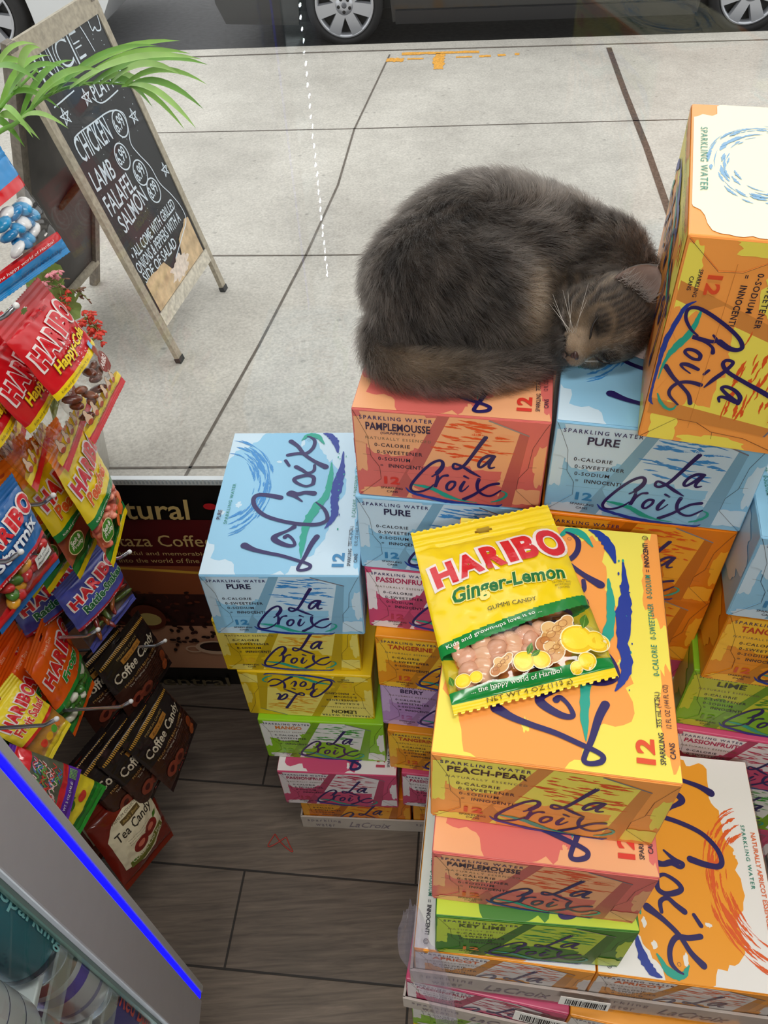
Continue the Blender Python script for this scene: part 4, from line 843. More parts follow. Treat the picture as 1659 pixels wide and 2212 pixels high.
SPEC['cola'] = dict(base=RED, seed=5, bands=[(.55, .605, YE), (.605, .90, 'film'), (.885, .935, YE)], back='film',
  texts=[('Happy-Cola', 24, 93, 92, 19, (246, 214, 40), 4, dict(bold=.03, outline=(110, 40, 20), shear=.15, rot=.05)), ('Kids and grown-ups love it so ...', 8, 78.5, 76, 4.6, TX, 4), ('... the happy world of Haribo!', 20, 14.5, 84, 4.6, TX, 4), ('Share Size', 60, 160, 34, 5, (150, 20, 24), 4), ('ARIBO', 95, 50, 26, 9, (236, 220, 214), 4.6, dict(bold=.03, rot=.1))],
  shapes=[bottles(30, 6), lambda A: (A.blob(108, 54, 17, 15, mat((130, 36, 24), .25), 3, 2, .1), A.ell(104, 76, 7, 9, mat((150, 60, 36), .25), 2.8), A.rect(98, 82, 108, 92, mat((130, 190, 226), .3), 3.4))]+[ell(62+random.uniform(-8, 30), 106+random.uniform(-22, 14), .9, .9, (240, 200, 210), 3) for _ in range(40)])
SPEC['peach'] = dict(base=YE, seed=7, bands=[(0, .17, (248, 140, 40)), (.58, .635, GR), (.635, .90, 'film'), (.885, .94, GR)], back=(226, 120, 90),
  texts=[('Peaches', 22, 92, 80, 20, (232, 96, 40), 4, dict(bold=.035, outline=(250, 226, 170), rot=.06)), ('Kids and grown-ups love it so ...', 10, 72.5, 84, 4.4, (236, 240, 226), 4), ('... the happy world of Haribo!', 30, 13.5, 76, 4.4, (236, 240, 226), 4), ('Soft &', 14, 50, 24, 8, (250, 244, 230), 4.6, dict(bold=.03)), ('Fruity', 14, 40, 26, 9, (250, 244, 230), 4.6, dict(bold=.03))],
  shapes=[ell(26, 48, 19, 16, (250, 226, 170), 3.2), ell(26, 48, 17.5, 14.5, (70, 140, 40), 3.6)]+[ell(x, y, 10, 9, (236, 110, 40), 3.2) for x, y in ((70, 30), (84, 36), (98, 30), (110, 42))]+[leafs(x, y, 9, 1.2) for x, y in ((70, 38), (86, 44), (100, 38))])
SPEC['star'] = dict(base=(20, 96, 164), seed=9, bands=[(.60, .64, RED), (.64, .90, 'film'), (.885, .94, (206, 30, 40))], back=(120, 50, 40),
  texts=[('Starmix', 26, 90, 92, 24, (226, 232, 238), 4, dict(bold=.03, outline=(24, 40, 100), rot=.08)), ('Kids and grown-ups love it so ...', 10, 69.5, 84, 4.4, (236, 240, 236), 4), ('All your', 86, 48, 26, 6, (40, 40, 40), 4.6), ('favorites!', 86, 40, 28, 6, (40, 40, 40), 4.6)],
  shapes=[lambda A: A.rect(82, 36, 118, 58, mat((226, 226, 220), .35), 3.6)])
SPEC['rattle'] = dict(base=(70, 76, 160), seed=11, bands=[(.60, .64, (170, 30, 50)), (.64, .91, 'film')], back=(70, 50, 50), logo_y=122,
  texts=[('Rattle-Snakes', 22, 92, 100, 21, (20, 90, 50), 4, dict(bold=.035, outline=(206, 226, 206), rot=.06)), ('Kids and grown-ups love it so ...', 10, 69.5, 84, 4.4, (226, 220, 226), 4)])
SPEC['frogs'] = dict(base=(240, 96, 20), seed=13, bands=[(.60, .655, (40, 150, 60)), (.655, .915, 'film'), (.9, .94, (40, 150, 60))], back=(60, 110, 50),
  texts=[('Frogs', 40, 88, 62, 22, (30, 150, 50), 4, dict(bold=.04, outline=(236, 240, 226), rot=.08)), ('Share Size', 40, 160, 34, 5, (250, 190, 140), 4)])
SPEC['salad'] = dict(base=(240, 216, 50), seed=15, bands=[(.62, .655, (206, 40, 40)), (.655, .91, 'film')], back=(206, 150, 60),
  texts=[('Fruit Salad', 14, 88, 100, 22, (214, 60, 50), 4, dict(bold=.035, outline=(250, 244, 220), rot=.06))], shapes=[ell(30+22*k, 40, 10, 9, c, 3) for k, c in enumerate(((230, 70, 50), (240, 180, 40), (90, 170, 60), (240, 130, 50)))])
SPEC['purple'] = dict(base=(96, 44, 170), seed=17, logo=False, bands=[(.1, .28, (220, 40, 50)), (.28, .72, (90, 96, 80)), (.72, .80, (206, 40, 50))],
  texts=[('NET WT 5 OZ (142 g)', 8, 22, 84, 9, (230, 224, 240), 4, dict(bold=.01))],
  shapes=[(lambda A, x=x, y=y, c=c: A.stroke([(x, y, 2.2), (x+8, y+7, 2.4), (x+16, y-3, 2.2), (x+22, y+6, 2)], mat(c, .3), 3, 5)) for x, y, c in [(random.uniform(8, 98), random.uniform(62, 128), random.choice(((206, 60, 60), (70, 110, 180), (90, 160, 80), (226, 190, 190)))) for _ in range(60)]]+[(lambda A: [A.ell(100+3.2*(i % 7), 16+3.2*(i//7), 1.2, 1.2, mat((130, 200, 60), .3), 3) for i in range(49)]), (lambda A: A.poly([(6, 150), (60, 168), (40, 148), (70, 140), (20, 130)], mat((190, 220, 60), .3), 3))])
SPEC['green'] = dict(base=(40, 150, 50), seed=19, logo=False, bands=[(.25, .55, (200, 60, 50)), (.55, .62, YE), (.62, .80, (226, 206, 50)), (.80, .86, (30, 110, 40))], shapes=[leafs(40, 60, 30, .6), leafs(70, 70, 26, 2.2), ell(80, 56, 14, 9, (206, 60, 50))])
SPEC['coffee'] = dict(base=(38, 30, 30), seed=21, logo=False, head=.10, bands=[(.50, .93, (66, 38, 30))],
  texts=[('Coffee Candy', 10, 104, 108, 30, (214, 202, 180), 4, dict(bold=.02, shear=.1)), ('MADE WITH REAL COFFEE', 18, 92, 92, 6, (196, 150, 80), 4), ('The Original Coffee Candy', 24, 82, 80, 6, (206, 196, 180), 4), ('PREMIUM CANDY', 34, 154, 56, 5, (170, 140, 80), 4), ('Classic flavor', 34, 8, 50, 6, (200, 60, 40), 4)]+[('Authentic coffee candy with rich', 40, 74-7*k, 76, 4, (110, 70, 50), 4) for k in range(8)],
  shapes=[lambda A: (A.rect(38, 138, 88, 150, mat((176, 120, 50), .35), 3), A.text("Bali's Best", 43, 141, 40, 6, mat((80, 40, 20), .4), 4, shear=.3)), ell(26, 44, 14, 16, (150, 70, 50)), ell(50, 40, 14, 16, (150, 70, 50)), ell(26, 44, 6, 8, (80, 26, 24), 3.5), ell(50, 40, 6, 8, (80, 26, 24), 3.5), ell(112, 52, 9, 16, (170, 80, 40)), ell(108, 30, 9, 14, (190, 96, 50)), lambda A: [A.rect(3+i*3.4, 166, 5+i*3.4, 172, mat((190, 140, 50), .35), 3) for i in range(36)]])
SPEC['tea'] = dict(base=(122, 34, 22), seed=23, logo=False, head=.14, foot=.93,
  texts=[('Tea Candy', 24, 96, 82, 24, (50, 44, 36), 4.4, dict(bold=.012, shear=.1, rot=.05)), ('PREMIUM COLLECTION', 32, 138, 64, 5, (90, 80, 60), 4.4), ('CLASSIC ICED TEA', 30, 44, 76, 8, (236, 230, 200), 4.8, dict(rot=.12, bold=.01))]+[('Enjoy the delicious candy with real', 38, 90-5*k, 50, 3, (130, 120, 100), 4.4) for k in range(3)],
  shapes=[lambda A: (A.poly([(14, 42), (12, 118), (30, 140), (62, 148), (96, 140), (114, 120), (112, 56), (84, 38), (50, 32), (34, 40)], mat((226, 216, 186), .4), 2), A.stroke([(24, 44, 14), (60, 44, 14), (108, 62, 14)], mat((110, 112, 40), .4), 3.4, 6, cap=False), A.rect(44, 124, 86, 135, mat((96, 76, 40), .4), 3), A.text("Bali's Best", 47, 127, 36, 5, mat((190, 160, 90), .4), 4, shear=.3)), ell(56, 68, 17, 12, (130, 36, 32), 3.5, .3), ell(84, 76, 17, 12, (130, 36, 32), 3.5, .3), ell(56, 69, 8, 5, (200, 110, 90), 3.8, .3), ell(84, 77, 8, 5, (200, 110, 90), 3.8, .3), leafs(96, 84, 16, .7), leafs(40, 50, 14, 3.4)])
SPEC['blue'] = dict(base=(20, 130, 196), seed=25, logo=False, bands=[(.30, .38, RED), (.38, .80, 'film'), (.80, .87, RED)], back='film',
  texts=[('... the happy world of Haribo!', 10, 26.5, 100, 6, (240, 240, 240), 4), ('NET WT 4 OZ (113 g)', 50, 8, 66, 7, (24, 60, 100), 4)])
BQ = {'cola': ([(-18, 705), (81, 597), (272, 825), (206, 962)], (.93, -.2, .34), .90), 'peach': ([(98, 985), (163, 878), (275, 1105), (246, 1227)], (.99, 0, .11), 1.02),
 'star': ([(-105, 1170), (25, 1020), (130, 1215), (5, 1372)], (.90, -.28, .32), .86), 'rattle': ([(112, 1280), (222, 1162), (294, 1294), (202, 1412)], (.85, -.3, .4), 1.12),
 'frogs': ([(51, 1440), (104, 1290), (205, 1478), (162, 1592)], (.97, -.05, .2), 1.1), 'salad': ([(-60, 1560), (25, 1452), (154, 1565), (108, 1650)], (.8, -.1, .6), 1.02),
 'purple': ([(-20, 1740), (20, 1605), (177, 1663), (145, 1785)], (.8, -.3, .5), 1.0), 'green': ([(20, 1740), (75, 1620), (231, 1700), (169, 1812)], (.8, -.3, .5), 1.05),
 'coffee': ([(262, 1612), (345, 1475), (427, 1565), (375, 1712)], (.92, -.25, .3), 1.3), 'coffee_up': ([(200, 1440), (297, 1317), (372, 1432), (290, 1565)], (.92, -.25, .3), 1.31),
 'tea': ([(170, 1775), (292, 1641), (375, 1805), (275, 1925)], (.85, -.35, .4), 1.27), 'blue': ([(-150, 420), (-10, 300), (152, 545), (-20, 668)], (.8, -.4, .4), .80)}
def bag(key, label, name='candy_bag', cat='candy bag', group=None, spec=None, **k): return make_bag(name, SPEC[spec or key], Qd(*BQ[key]), label, cat, group, **k)
e, b, sf = bag('cola', 'front red and yellow cola candy bag on the upper hook, in front of the geranium', group='red cola bags'); candies(11, sf, b, .1, .85, .64, .87, [(96, 44, 24), (130, 70, 40)], (.012, .006, .005), 'cola_gummy', 'brown cola gummy inside the front red cola bag', 'gummy', 'gummies in the front cola bag', 3)
shift_bag(e, (-.040, -.022, -.028), (.04, .02, .10), 'red cola candy bag just behind the front one, its yellow band half covered'); shift_bag(e, (-.072, -.05, -.026), (-.1, .05, .28), 'red cola candy bag third on the upper hook, cut by the left edge'); shift_bag(e, (-.115, -.055, -.04), (.05, 0, .2), 'rearmost red cola candy bag on the upper hook, barely showing')
e, b, sf = bag('peach', 'front yellow and orange peach candy bag against the coffee banner', group='peach bags', thick=.010); candies(12, sf, b, .12, .9, .66, .88, [(236, 120, 96), (244, 150, 120)], (.011, .009, .005), 'peach_gummy', 'pink peach gummy inside the front peach candy bag', 'gummy', 'gummies in the front peach bag', 4)
for k, (dv, rz, l) in enumerate([((-.026, -.022, .004), (.02, .02, -.16), 'second'), ((-.048, -.036, .002), (-.02, .03, -.30), 'third'), ((-.070, -.052, .008), (.03, 0, -.36), 'fourth'), ((-.092, -.060, .004), (0, .03, -.4), 'fifth')]): shift_bag(e, dv, rz, l+' yellow and orange peach candy bag counting back from the banner side')
e, b, sf = bag('star', 'blue mixed gummy bag with red band, hanging at the left edge beside the peach bags'); candies(12, sf, b, .2, .9, .67, .88, [(190, 40, 40), (70, 120, 40), (226, 160, 40), (190, 40, 40)], (.012, .008, .006), 'mixed_gummy', 'coloured gummy inside the blue mixed gummy bag', 'gummy', 'gummies in the blue mixed bag', 5)
e, b, sf = bag('rattle', 'front violet blue snake candy bag under the peach bags', group='snake bags'); candies(10, sf, b, .15, .9, .66, .89, [(120, 30, 30), (70, 90, 40), (150, 80, 40)], (.018, .004, .004), 'snake_gummy', 'dark red or green snake gummy inside the front violet bag', 'gummy', 'gummies in the front snake bag', 6)
shift_bag(e, (-.05, -.015, .012), (.03, .05, -.18), 'violet blue snake candy bag tucked behind the front one, its lettering half hidden')
e, b, sf = bag('frogs', 'front orange and green frog candy bag', group='frog bags'); candies(13, sf, b, .12, .9, .68, .9, [(70, 140, 50), (230, 230, 214), (60, 120, 40)], (.014, .008, .006), 'frog_gummy', 'green or white frog gummy inside the front orange bag', 'gummy', 'gummies in the front frog bag', 7)
for dv, rz, l in [((-.026, -.02, 0), (.02, .02, -.12), 'second'), ((-.05, -.03, .006), (-.03, .02, -.2), 'third'), ((-.075, -.04, .0), (.03, .02, -.25), 'fourth')]: shift_bag(e, dv, rz, l+' orange frog candy bag counting back from the front one')
bag('salad', 'yellow fruit candy bag with red lettering, above the purple bag at the left edge'); bag('purple', 'purple sour candy bag printed with net weight, tucked behind the grey cooler edge'); bag('green', 'green and yellow candy bag between the purple bag and the tea candy bag')
e, b, sf = bag('coffee', 'front black coffee candy bag, lowest one, near the floor', group='coffee candy bags'); shift_bag(e, (-.028, -.03, .006), (.02, .02, -.1), 'second black coffee candy bag, behind the lowest front one'); shift_bag(e, (-.055, -.052, .01), (-.02, .02, -.12), 'third black coffee candy bag behind the lowest front one'); shift_bag(e, (-.085, -.075, .012), (-.02, .02, -.15), 'rearmost black coffee candy bag of the lower hook')
e2, b, sf = bag('coffee_up', 'black coffee candy bag on the upper hook under the violet snake bags', group='coffee candy bags', spec='coffee'); shift_bag(e2, (-.035, -.03, .01), (.02, .03, -.1), 'black coffee candy bag behind the one on the upper coffee hook')
e, b, sf = bag('tea', 'front dark red tea candy bag with cream label, beside the cooler', group='tea candy bags', thick=.02); shift_bag(e, (-.06, .03, .02), (.02, .02, .1), 'dark red tea candy bag behind the front one, only a cream label corner showing')
e, b, sf = bag('blue', 'bright blue candy bag with red bands at the upper left edge'); candies(14, sf, b, .45, .93, .42, .78, [(40, 150, 206), (236, 238, 240), (30, 130, 190)], (.011, .008, .005), 'blue_gummy', 'blue or white gummy inside the bright blue candy bag', 'gummy', 'gummies in the bright blue bag', 8)
# display hooks and the rack they hang on
CH = mat((190, 190, 196), .18, .9); TIP = mat((232, 232, 232), .3)
for k, (tip, xx, l) in enumerate([((115, 1070), -.375, 'beside the blue and peach bags'), ((45, 1192), -.37, 'at the left edge over the mixed gummy window'), ((280, 1192), -.37, 'under the front peach bag'), ((212, 1360), -.40, 'through the orange frog bags'), ((122, 1553), -.40, 'over the yellow fruit candy bag'), ((357, 1384), -.37, 'in front of the upper coffee candy bag'), ((35, 660), -.345, 'through the top of the front cola bag'), ((283, 1515), -.36, 'through the lower coffee candy bags')]):
    P = Vector(atx(*tip, xx)); mb = MB(); mb.tube([P, P+Vector((-.014, 0, -.010)), P+Vector((-.02, 0, -.013)), P+Vector((-.34-xx*0-.0, 0, -.013))], .0026, CH, 8); o = mb.build('display_hook'); mb2 = MB(); mb2.ell(P, (.0034, .0034, .0034), TIP); t_ = mb2.build('tip', o); tag(o, 'chrome display hook '+l, 'hook')
rk = empty('candy_rack', 'dark candy rack standing behind the hanging bags at the left edge', 'rack', (-.74, .6, 0))
mb = MB(); mb.box((-.01, 0, .72), (.012, .56, 1.40), mat((40, 38, 40), .6)); mb.build('back_panel', rk)
for s in (-1, 1): mb = MB(); mb.box((0, s*.28, .71), (.03, .03, 1.42), mat((60, 60, 64), .4, .5)); mb.box((.06, s*.28, .01), (.26, .03, .02), mat((60, 60, 64), .4, .5)); mb.build('upright', rk)

# gummy bag lying on the peach-pear carton
zt = .8775
e, b, sf = make_bag('candy_bag', SPEC['ginger'], [atz(a, b_, zt+d) for a, b_, d in ((887, 1151, .004), (1182, 1089, .010), (1337, 1463, .004), (981, 1546, .003))], 'yellow ginger lemon gummy bag with torn hang hole lying on the orange carton', 'candy bag', None, .016, 130, 180)
candies(20, sf, b, .08, .72, .70, .885, [(226, 170, 140), (236, 186, 150)], (.0115, .0095, .006), 'gummy_drop', 'pale peach coloured gummy drop inside the yellow ginger lemon bag', 'gummy', 'gummies in the ginger lemon bag', 9)

# ------------------------------------------------------------------ lit beverage cooler, bottom left
XC = -.26
ck = empty('beverage_cooler', 'grey beverage cooler with blue light strip along its glass door, bottom left', 'cooler', (XC, .06, 0))
GREY = mat((172, 172, 180), .35, .1, vary=.02); GREYL = mat((176, 178, 182), .4); CW = mat((226, 228, 230), .4)
def cb(name, boxes, m, parent=ck, bev=0):
    mb = MB()
    for lo, hi in boxes:
        lo2 = (lo[0]-XC, lo[1]-.06, lo[2]); hi2 = (hi[0]-XC, hi[1]-.06, hi[2])
        mb.bbox(lo2, hi2, m, .0015)
    return mb.build(name, parent)
z0, z1 = .365, 1.30
cb('cabinet', [((-.70, -.12, z0), (-.69, .262, z1)), ((-.69, .252, z0), (XC-.022, .262, z1)), ((-.69, -.12, z0), (XC-.022, -.11, z1)), ((-.69, -.11, z0), (XC-.022, .252, z0+.02)), ((-.69, -.11, z1-.02), (XC-.022, .252, z1))], CW)
cb('base', [((-.68, -.10, 0), (XC-.06, .235, z0-.001))], mat((46, 44, 46), .5))
cb('door_frame', [((XC-.020, .196, z0), (XC, .2475, z1)), ((XC-.020, -.12, z0), (XC, -.08, z1)), ((XC-.020, -.08, z0), (XC, .196, z0+.03)), ((XC-.020, -.08, z1-.04), (XC, .196, z1))], GREY)
cb('door_edge', [((XC-.020, .2555, z0), (XC, .264, z1))], GREYL)
cb('light_strip', [((XC-.014, .2478, z0+.004), (XC-.0008, .2552, z1-.004))], mat((1, 2, 255), .4, emit=2.2))
mb = MB(); mb.add([(-.010, -.139, z0+.03), (-.010, .137, z0+.03), (-.010, .137, z1-.04), (-.010, -.139, z1-.04)], [(0, 1, 2, 3)], film('door_glass', (.92, .97, .95), .07, .02)); mb.build('door_glass', ck)
mb = MB(); mb.box((-.0085, .1345, (z0+z1)/2), (.005, .004, z1-z0-.08), mat((90, 116, 108), .2)); mb.build('glass_edge', ck)
RAIL = film('price_rail', (.94, .96, .96), .1, .1, .14, (.8, .84, .84))
for k, z in enumerate((.511, .661, .789, .955)):
    cb('shelf', [((-.68, -.10, z-.008), (XC-.030, .248, z))], CW); mb = MB(); mb.box((-.0125, .014, z+.004), (.0025, .30, .030), RAIL); mb.build('price_rail', ck)
def led(loc, an, sx, sy, en):
    l = bpy.data.lights.new('cooler_light', 'AREA'); l.shape = 'RECTANGLE'; l.size = sx; l.size_y = sy; l.energy = en; l.color = (.92, .98, 1)
    o = bpy.data.objects.new('cooler_light', l); COL.objects.link(o); o.location = loc; o.rotation_euler = (radians(90), 0, radians(an))
for k in range(22): led((XC-.028, .239, .42+.039*k), 135, .005, .008, .085)      # the cooler's own row of white LEDs
for k in range(40): led((XC-.028+.001*sin(k*2.3), -.07, .40+.022*k), 25, .0022, .005, .035)
def can(label, x, y, z, h, r, body, text, tcol, cat='drink can', bands=(), txt_h=.5, group=None):
    e = empty('drink_can', label, cat, (x, y, z), (0, 0, 0), group)
    mb = MB(); AL = mat((200, 202, 204), .25, .9); BD = mat(body, .22, .2)
    mb.lathe([(.001, .004), (r*.72, .004), (r*.78, 0), (r*.82, .001), (r*.9, .008), (r*.98, .014)], AL, 40); mb.lathe([(r*.98, .014), (r, .02), (r, h-.02), (r*.97, h-.015)], BD, 40)
    for a0, a1, c in bands: mb.lathe([(r*1.004, h*a0), (r*1.004, h*a1)], mat(c, .25, .4), 40)
    if text:
        A = Art(); A.text(text, -h*400, -r*1000*.42, h*800, r*1000*.85*txt_h, mat(tcol, .3), 2, bold=.015)
        A.emit(mb, lambda q, w_, hh: ((r+hh+.0003)*cos(.12+w_/1000/r), (r+hh+.0003)*sin(.12+w_/1000/r), h/2-q/1000), split=4)
    mb.build('body', e)
    mb = MB(); mb.lathe([(r*.97, h-.015), (r*.86, h-.003), (r*.86, h), (r*.82, h), (r*.80, h-.005), (.001, h-.005)], AL, 40); mb.build('lid', e)
    mb = MB(); mb.ell((.004, 0, h-.003), (.010, .006, .0012), AL); mb.build('pull_tab', e)
CX = -.302
can('teal drink can on the upper visible cooler shelf', CX, .196, .790, .150, .029, (30, 120, 140), 'Sparkling', (150, 226, 236), bands=((.1, .16, (20, 60, 90)),))
can('silver drink can under the teal can in the cooler', CX, .196, .662, .116, .030, (204, 206, 214), None, None, bands=((.30, .36, (150, 150, 190)), (.62, .8, (110, 90, 210))))
can('silver drink can in front of the other silver one, at the bottom left corner', CX, .132, .790, .150, .029, (206, 208, 212), None, None, bands=((.3, .31, (60, 70, 130)), (.5, .51, (60, 70, 130))))
can('dark blue and silver energy drink can with red lettering, below the price rail', CX, .196, .512, .134, .027, (40, 40, 150), 'Red Bull', (230, 50, 50), bands=((.03, .34, (188, 190, 198)),), txt_h=.7)
for (y, z, hh, c, l) in ((.132, .662, .116, (196, 40, 50), 'red drink can beside the silver one on the middle cooler shelf'), (.132, .512, .134, (214, 216, 220), 'silver drink can beside the energy drink can'), (.196, .956, .15, (40, 130, 150), 'teal drink can on the top cooler shelf, above the other teal one'), (.132, .956, .15, (40, 130, 150), 'teal drink can on the top cooler shelf nearer the shop')):
    can(l, CX, y, z, hh, .028, c, None, None)

# ------------------------------------------------------------------ the sleeping cat
CZ = .9775
HF = Vector((-.50, -.80, -.06)); HC = Vector((.80, -.45, .35)).normalized(); HF = (HF-HC*HF.dot(HC)).normalized(); HA = HF.cross(HC); HA = HA if HA.z > 0 else -HA
HO = Vector((.232, .672, 1.026)); HS = 1.12
def hp(f, a, c): return HO+(HF*f+HA*a+HC*c)*HS          # head frame: f nose-ward, a towards the upper cheek, c towards the crown
HROT = Matrix((HF, HA, HC)).transposed()
def cat_body():
    bm = bmesh.new()
    def E(c, r, rot=None, sub=3):
        n0 = len(bm.verts); q = bmesh.ops.create_icosphere(bm, subdivisions=sub, radius=1)
        for v in q['verts']:
            p = Vector((v.co.x*r[0], v.co.y*r[1], v.co.z*r[2])); v.co = (rot @ p if rot else p)+Vector(c)
    def chain(P, n=10):
        Q = smoothpts(P, n)
        for q in Q: E(q[:3], (q[3],)*3, None, 2)
    Z = lambda a: Matrix.Rotation(radians(a), 3, 'Z')
    E((.085, .738, CZ+.066), (.092, .082, .070)); E((.125, .772, CZ+.076), (.105, .080, .076)); E((.178, .784, CZ+.068), (.088, .062, .066), Z(-15))
    E((.105, .706, CZ+.066), (.072, .050, .064)); E((.080, .704, CZ+.050), (.082, .046, .050)); E((.125, .692, CZ+.055), (.050, .046, .058))
    E((.232, .762, CZ+.060), (.066, .060, .054), Z(-20)); E((.250, .730, CZ+.050), (.050, .048, .046)); E((.20, .720, CZ+.030), (.06, .05, .034))
    E((.185, .678, CZ+.021), (.038, .024, .021), Z(-20)); E((.165, .690, CZ+.02), (.05, .035, .022))
    chain([(.012, .705, CZ+.030, .024), (.010, .676, CZ+.022, .021), (.030, .652, CZ+.020, .020), (.070, .640, CZ+.020, .0195), (.115, .640, CZ+.0195, .019), (.155, .652, CZ+.0185, .018), (.180, .668, CZ+.018, .017), (.196, .690, CZ+.017, .014)], 7)
    # skull, cheeks, muzzle, chin, brow
    E(hp(-.004, 0, .004), (0.04480, 0.04312, 0.04256), HROT); E(hp(.006, .018, -.012), (0.02912, 0.02352, 0.02464), HROT); E(hp(.006, -.018, -.012), (0.02912, 0.02352, 0.02464), HROT)
    E(hp(.030, 0, -.010), (0.02352, 0.01512, 0.01624), HROT); E(hp(.038, .0075, -.017), (0.01400, 0.01064, 0.01064), HROT); E(hp(.038, -.0075, -.017), (0.01400, 0.01064, 0.01064), HROT); E(hp(.034, 0, -.027), (0.01232, 0.01008, 0.00784), HROT)
    E(hp(.022, .015, .008), (0.01344, 0.01344, 0.01120), HROT); E(hp(.022, -.015, .008), (0.01344, 0.01344, 0.01120), HROT); E(hp(.026, 0, .006), (0.01568, 0.01008, 0.01344), HROT)
    chain([(*hp(-.02, 0, -.006), .036), (.252, .715, CZ+.048, .042)], 5)
    me = bpy.data.meshes.new('cat_rough'); bm.to_mesh(me); bm.free()
    o = bpy.data.objects.new('cat_rough', me); COL.objects.link(o)
    m = o.modifiers.new('r', 'REMESH'); m.mode = 'VOXEL'; m.voxel_size = .0028
    s = o.modifiers.new('s', 'SMOOTH'); s.iterations = 5; s.factor = .5
    me2 = bpy.data.meshes.new_from_object(o.evaluated_get(bpy.context.evaluated_depsgraph_get()))
    bpy.data.objects.remove(o)
    for v in me2.vertices:
        if v.co.z < CZ+.0006 and v.co.x < .163: v.co.z = CZ+.0006
        if v.co.x >= .163: v.co.z = max(v.co.z, CZ+.0006+min(1, (v.co.x-.163)/.01)*.0075)
    for p in me2.polygons: p.use_smooth = True
    return me2
cme = cat_body(); cme.name = 'cat'
def skin_mat():
    m = bpy.data.materials.new('grey_tabby_skin'); m.use_nodes = True; b = m.node_tree.nodes['Principled BSDF']; b.inputs['Roughness'].default_value = .8; b.inputs['Specular IOR Level'].default_value = .1
    a = m.node_tree.nodes.new('ShaderNodeAttribute'); a.attribute_name = 'coat'; m.node_tree.links.new(a.outputs['Color'], b.inputs['Base Color']); return m
cat = bpy.data.objects.new('cat', cme); COL.objects.link(cat); cme.materials.append(skin_mat())
tag(cat, 'dark grey tabby cat curled up asleep on the coral and pale blue cartons', 'cat')
TAILP = np.array([q[:2] for q in smoothpts([(.012, .705), (.010, .676), (.030, .652), (.070, .640), (.115, .640), (.155, .652), (.180, .668), (.196, .690)], 7)])
TS_ = np.concatenate([[0], np.cumsum(np.linalg.norm(np.diff(TAILP, axis=0), axis=1))])
CC = Vector((.115, .742, 0))
def nz(p, s, o=0.): return noise.noise(Vector((p[0]*s+o, p[1]*s+o*.7, p[2]*s)))
def region(p):
    """0 body 1 tail 2 head, plus head-frame or tail coordinates"""
    P = Vector(p); d = P-HO; h = (d.dot(HF)/HS, d.dot(HA)/HS, d.dot(HC)/HS); d = d/HS
    if h[0] > -.024 and d.length < .068 and (P.x > .185): return 2, h
    dd = np.hypot(TAILP[:, 0]-p[0], TAILP[:, 1]-p[1]); i = int(dd.argmin())
    if P.z < CZ+.040 and dd[i] < .024 and P.y < .700: return 1, (TS_[i]/TS_[-1], i)
    return 0, (0, 0, 0)
def lerp3(a, b, k): return tuple(x+(y-x)*k for x, y in zip(a, b))
DKC, MDC, LTC, BUF, PAL = [lin(c) for c in ((38, 33, 30), (64, 57, 52), (96, 86, 78), (146, 124, 100), (184, 160, 134))]
def coat(p, r, h):
    P = Vector(p)
    if r == 2:
        f, a, c = h; s = abs(a)
        k = .55+.25*nz(p, 90)+.10*nz(p, 300)
        col = lerp3(DKC, LTC, min(1, max(0, k)))
        st = sin((s*1000-2)*1.55+.06*c*1000) if c > .006 else sin((c*1000+f*500)*.62+1)                # forehead M and cheek bars
        if (c > .004 and f > -.005) or s > .012: col = lerp3(col, DKC, .6*max(0, st)**1.0) if st > .1 else lerp3(col, BUF, .35*max(0, -st))
        mw = max(0, min(1, (f-.022)/.014))*max(0, min(1, .35-c/.012)); col = lerp3(col, lerp3(BUF, PAL, min(1, mw*1.1)), .8*mw)                                            # muzzle
        if f > .030 and c < -.016 and s > .005 and nz(p, 420) > .28: col = lerp3(col, DKC, .8)           # whisker spots
        if c < -.024 and f > .022: col = lerp3(col, (.62, .52, .50), .6)                                              # chin
        e2 = ((f-.030)/.012)**2+((s-.017)/.011)**2+((c-.007)/.009)**2
        col = lerp3(col, BUF, .5*max(0, 1-abs(e2-1.8)/1.0))
        col = lerp3(col, DKC, .55*max(0, 1-e2))
        if f > .016 and c > -.008: col = lerp3(col, BUF, .6*max(0, 1-s/.0085)*min(1, (f-.016)/.01))                               # bridge
        return col
    if r == 1:
        t = h[0]; k = .35+.5*max(0, sin(t*22+1.6))+.18*nz(p, 60)+.12*nz(p, 240)
        col = lerp3(DKC, LTC, min(1, max(0, k))); top = (P.z-CZ-.012)/.03
        col = lerp3(col, BUF, .7*max(0, min(1, top))*max(0, 1-abs(t-.33)/.24)); col = lerp3(col, DKC, .55*max(0, min(1, (t-.68)/.15))*(1 if t < .9 else .4)); return col
    an = math.atan2(p[1]-CC.y, p[0]-CC.x)
    k = .28+.42*nz(p, 30, 3)+.30*nz(p, 100)+.20*nz(p, 300)
    bars = sin(an*15+5*nz(p, 16)+P.z*26); back = min(1, max(0, (P.z-CZ-.075)/.05))*min(1, max(0, (P.y-.70)/.04))
    k += .26*bars*(.3+.9*back)
    col = lerp3(DKC, LTC, min(1, max(0, k)))
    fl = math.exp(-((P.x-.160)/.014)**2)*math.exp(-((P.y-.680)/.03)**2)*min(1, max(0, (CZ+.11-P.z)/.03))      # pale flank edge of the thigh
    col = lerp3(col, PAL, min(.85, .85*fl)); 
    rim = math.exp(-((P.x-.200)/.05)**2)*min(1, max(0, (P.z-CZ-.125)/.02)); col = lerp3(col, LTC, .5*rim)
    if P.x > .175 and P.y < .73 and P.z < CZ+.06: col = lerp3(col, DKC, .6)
    return col
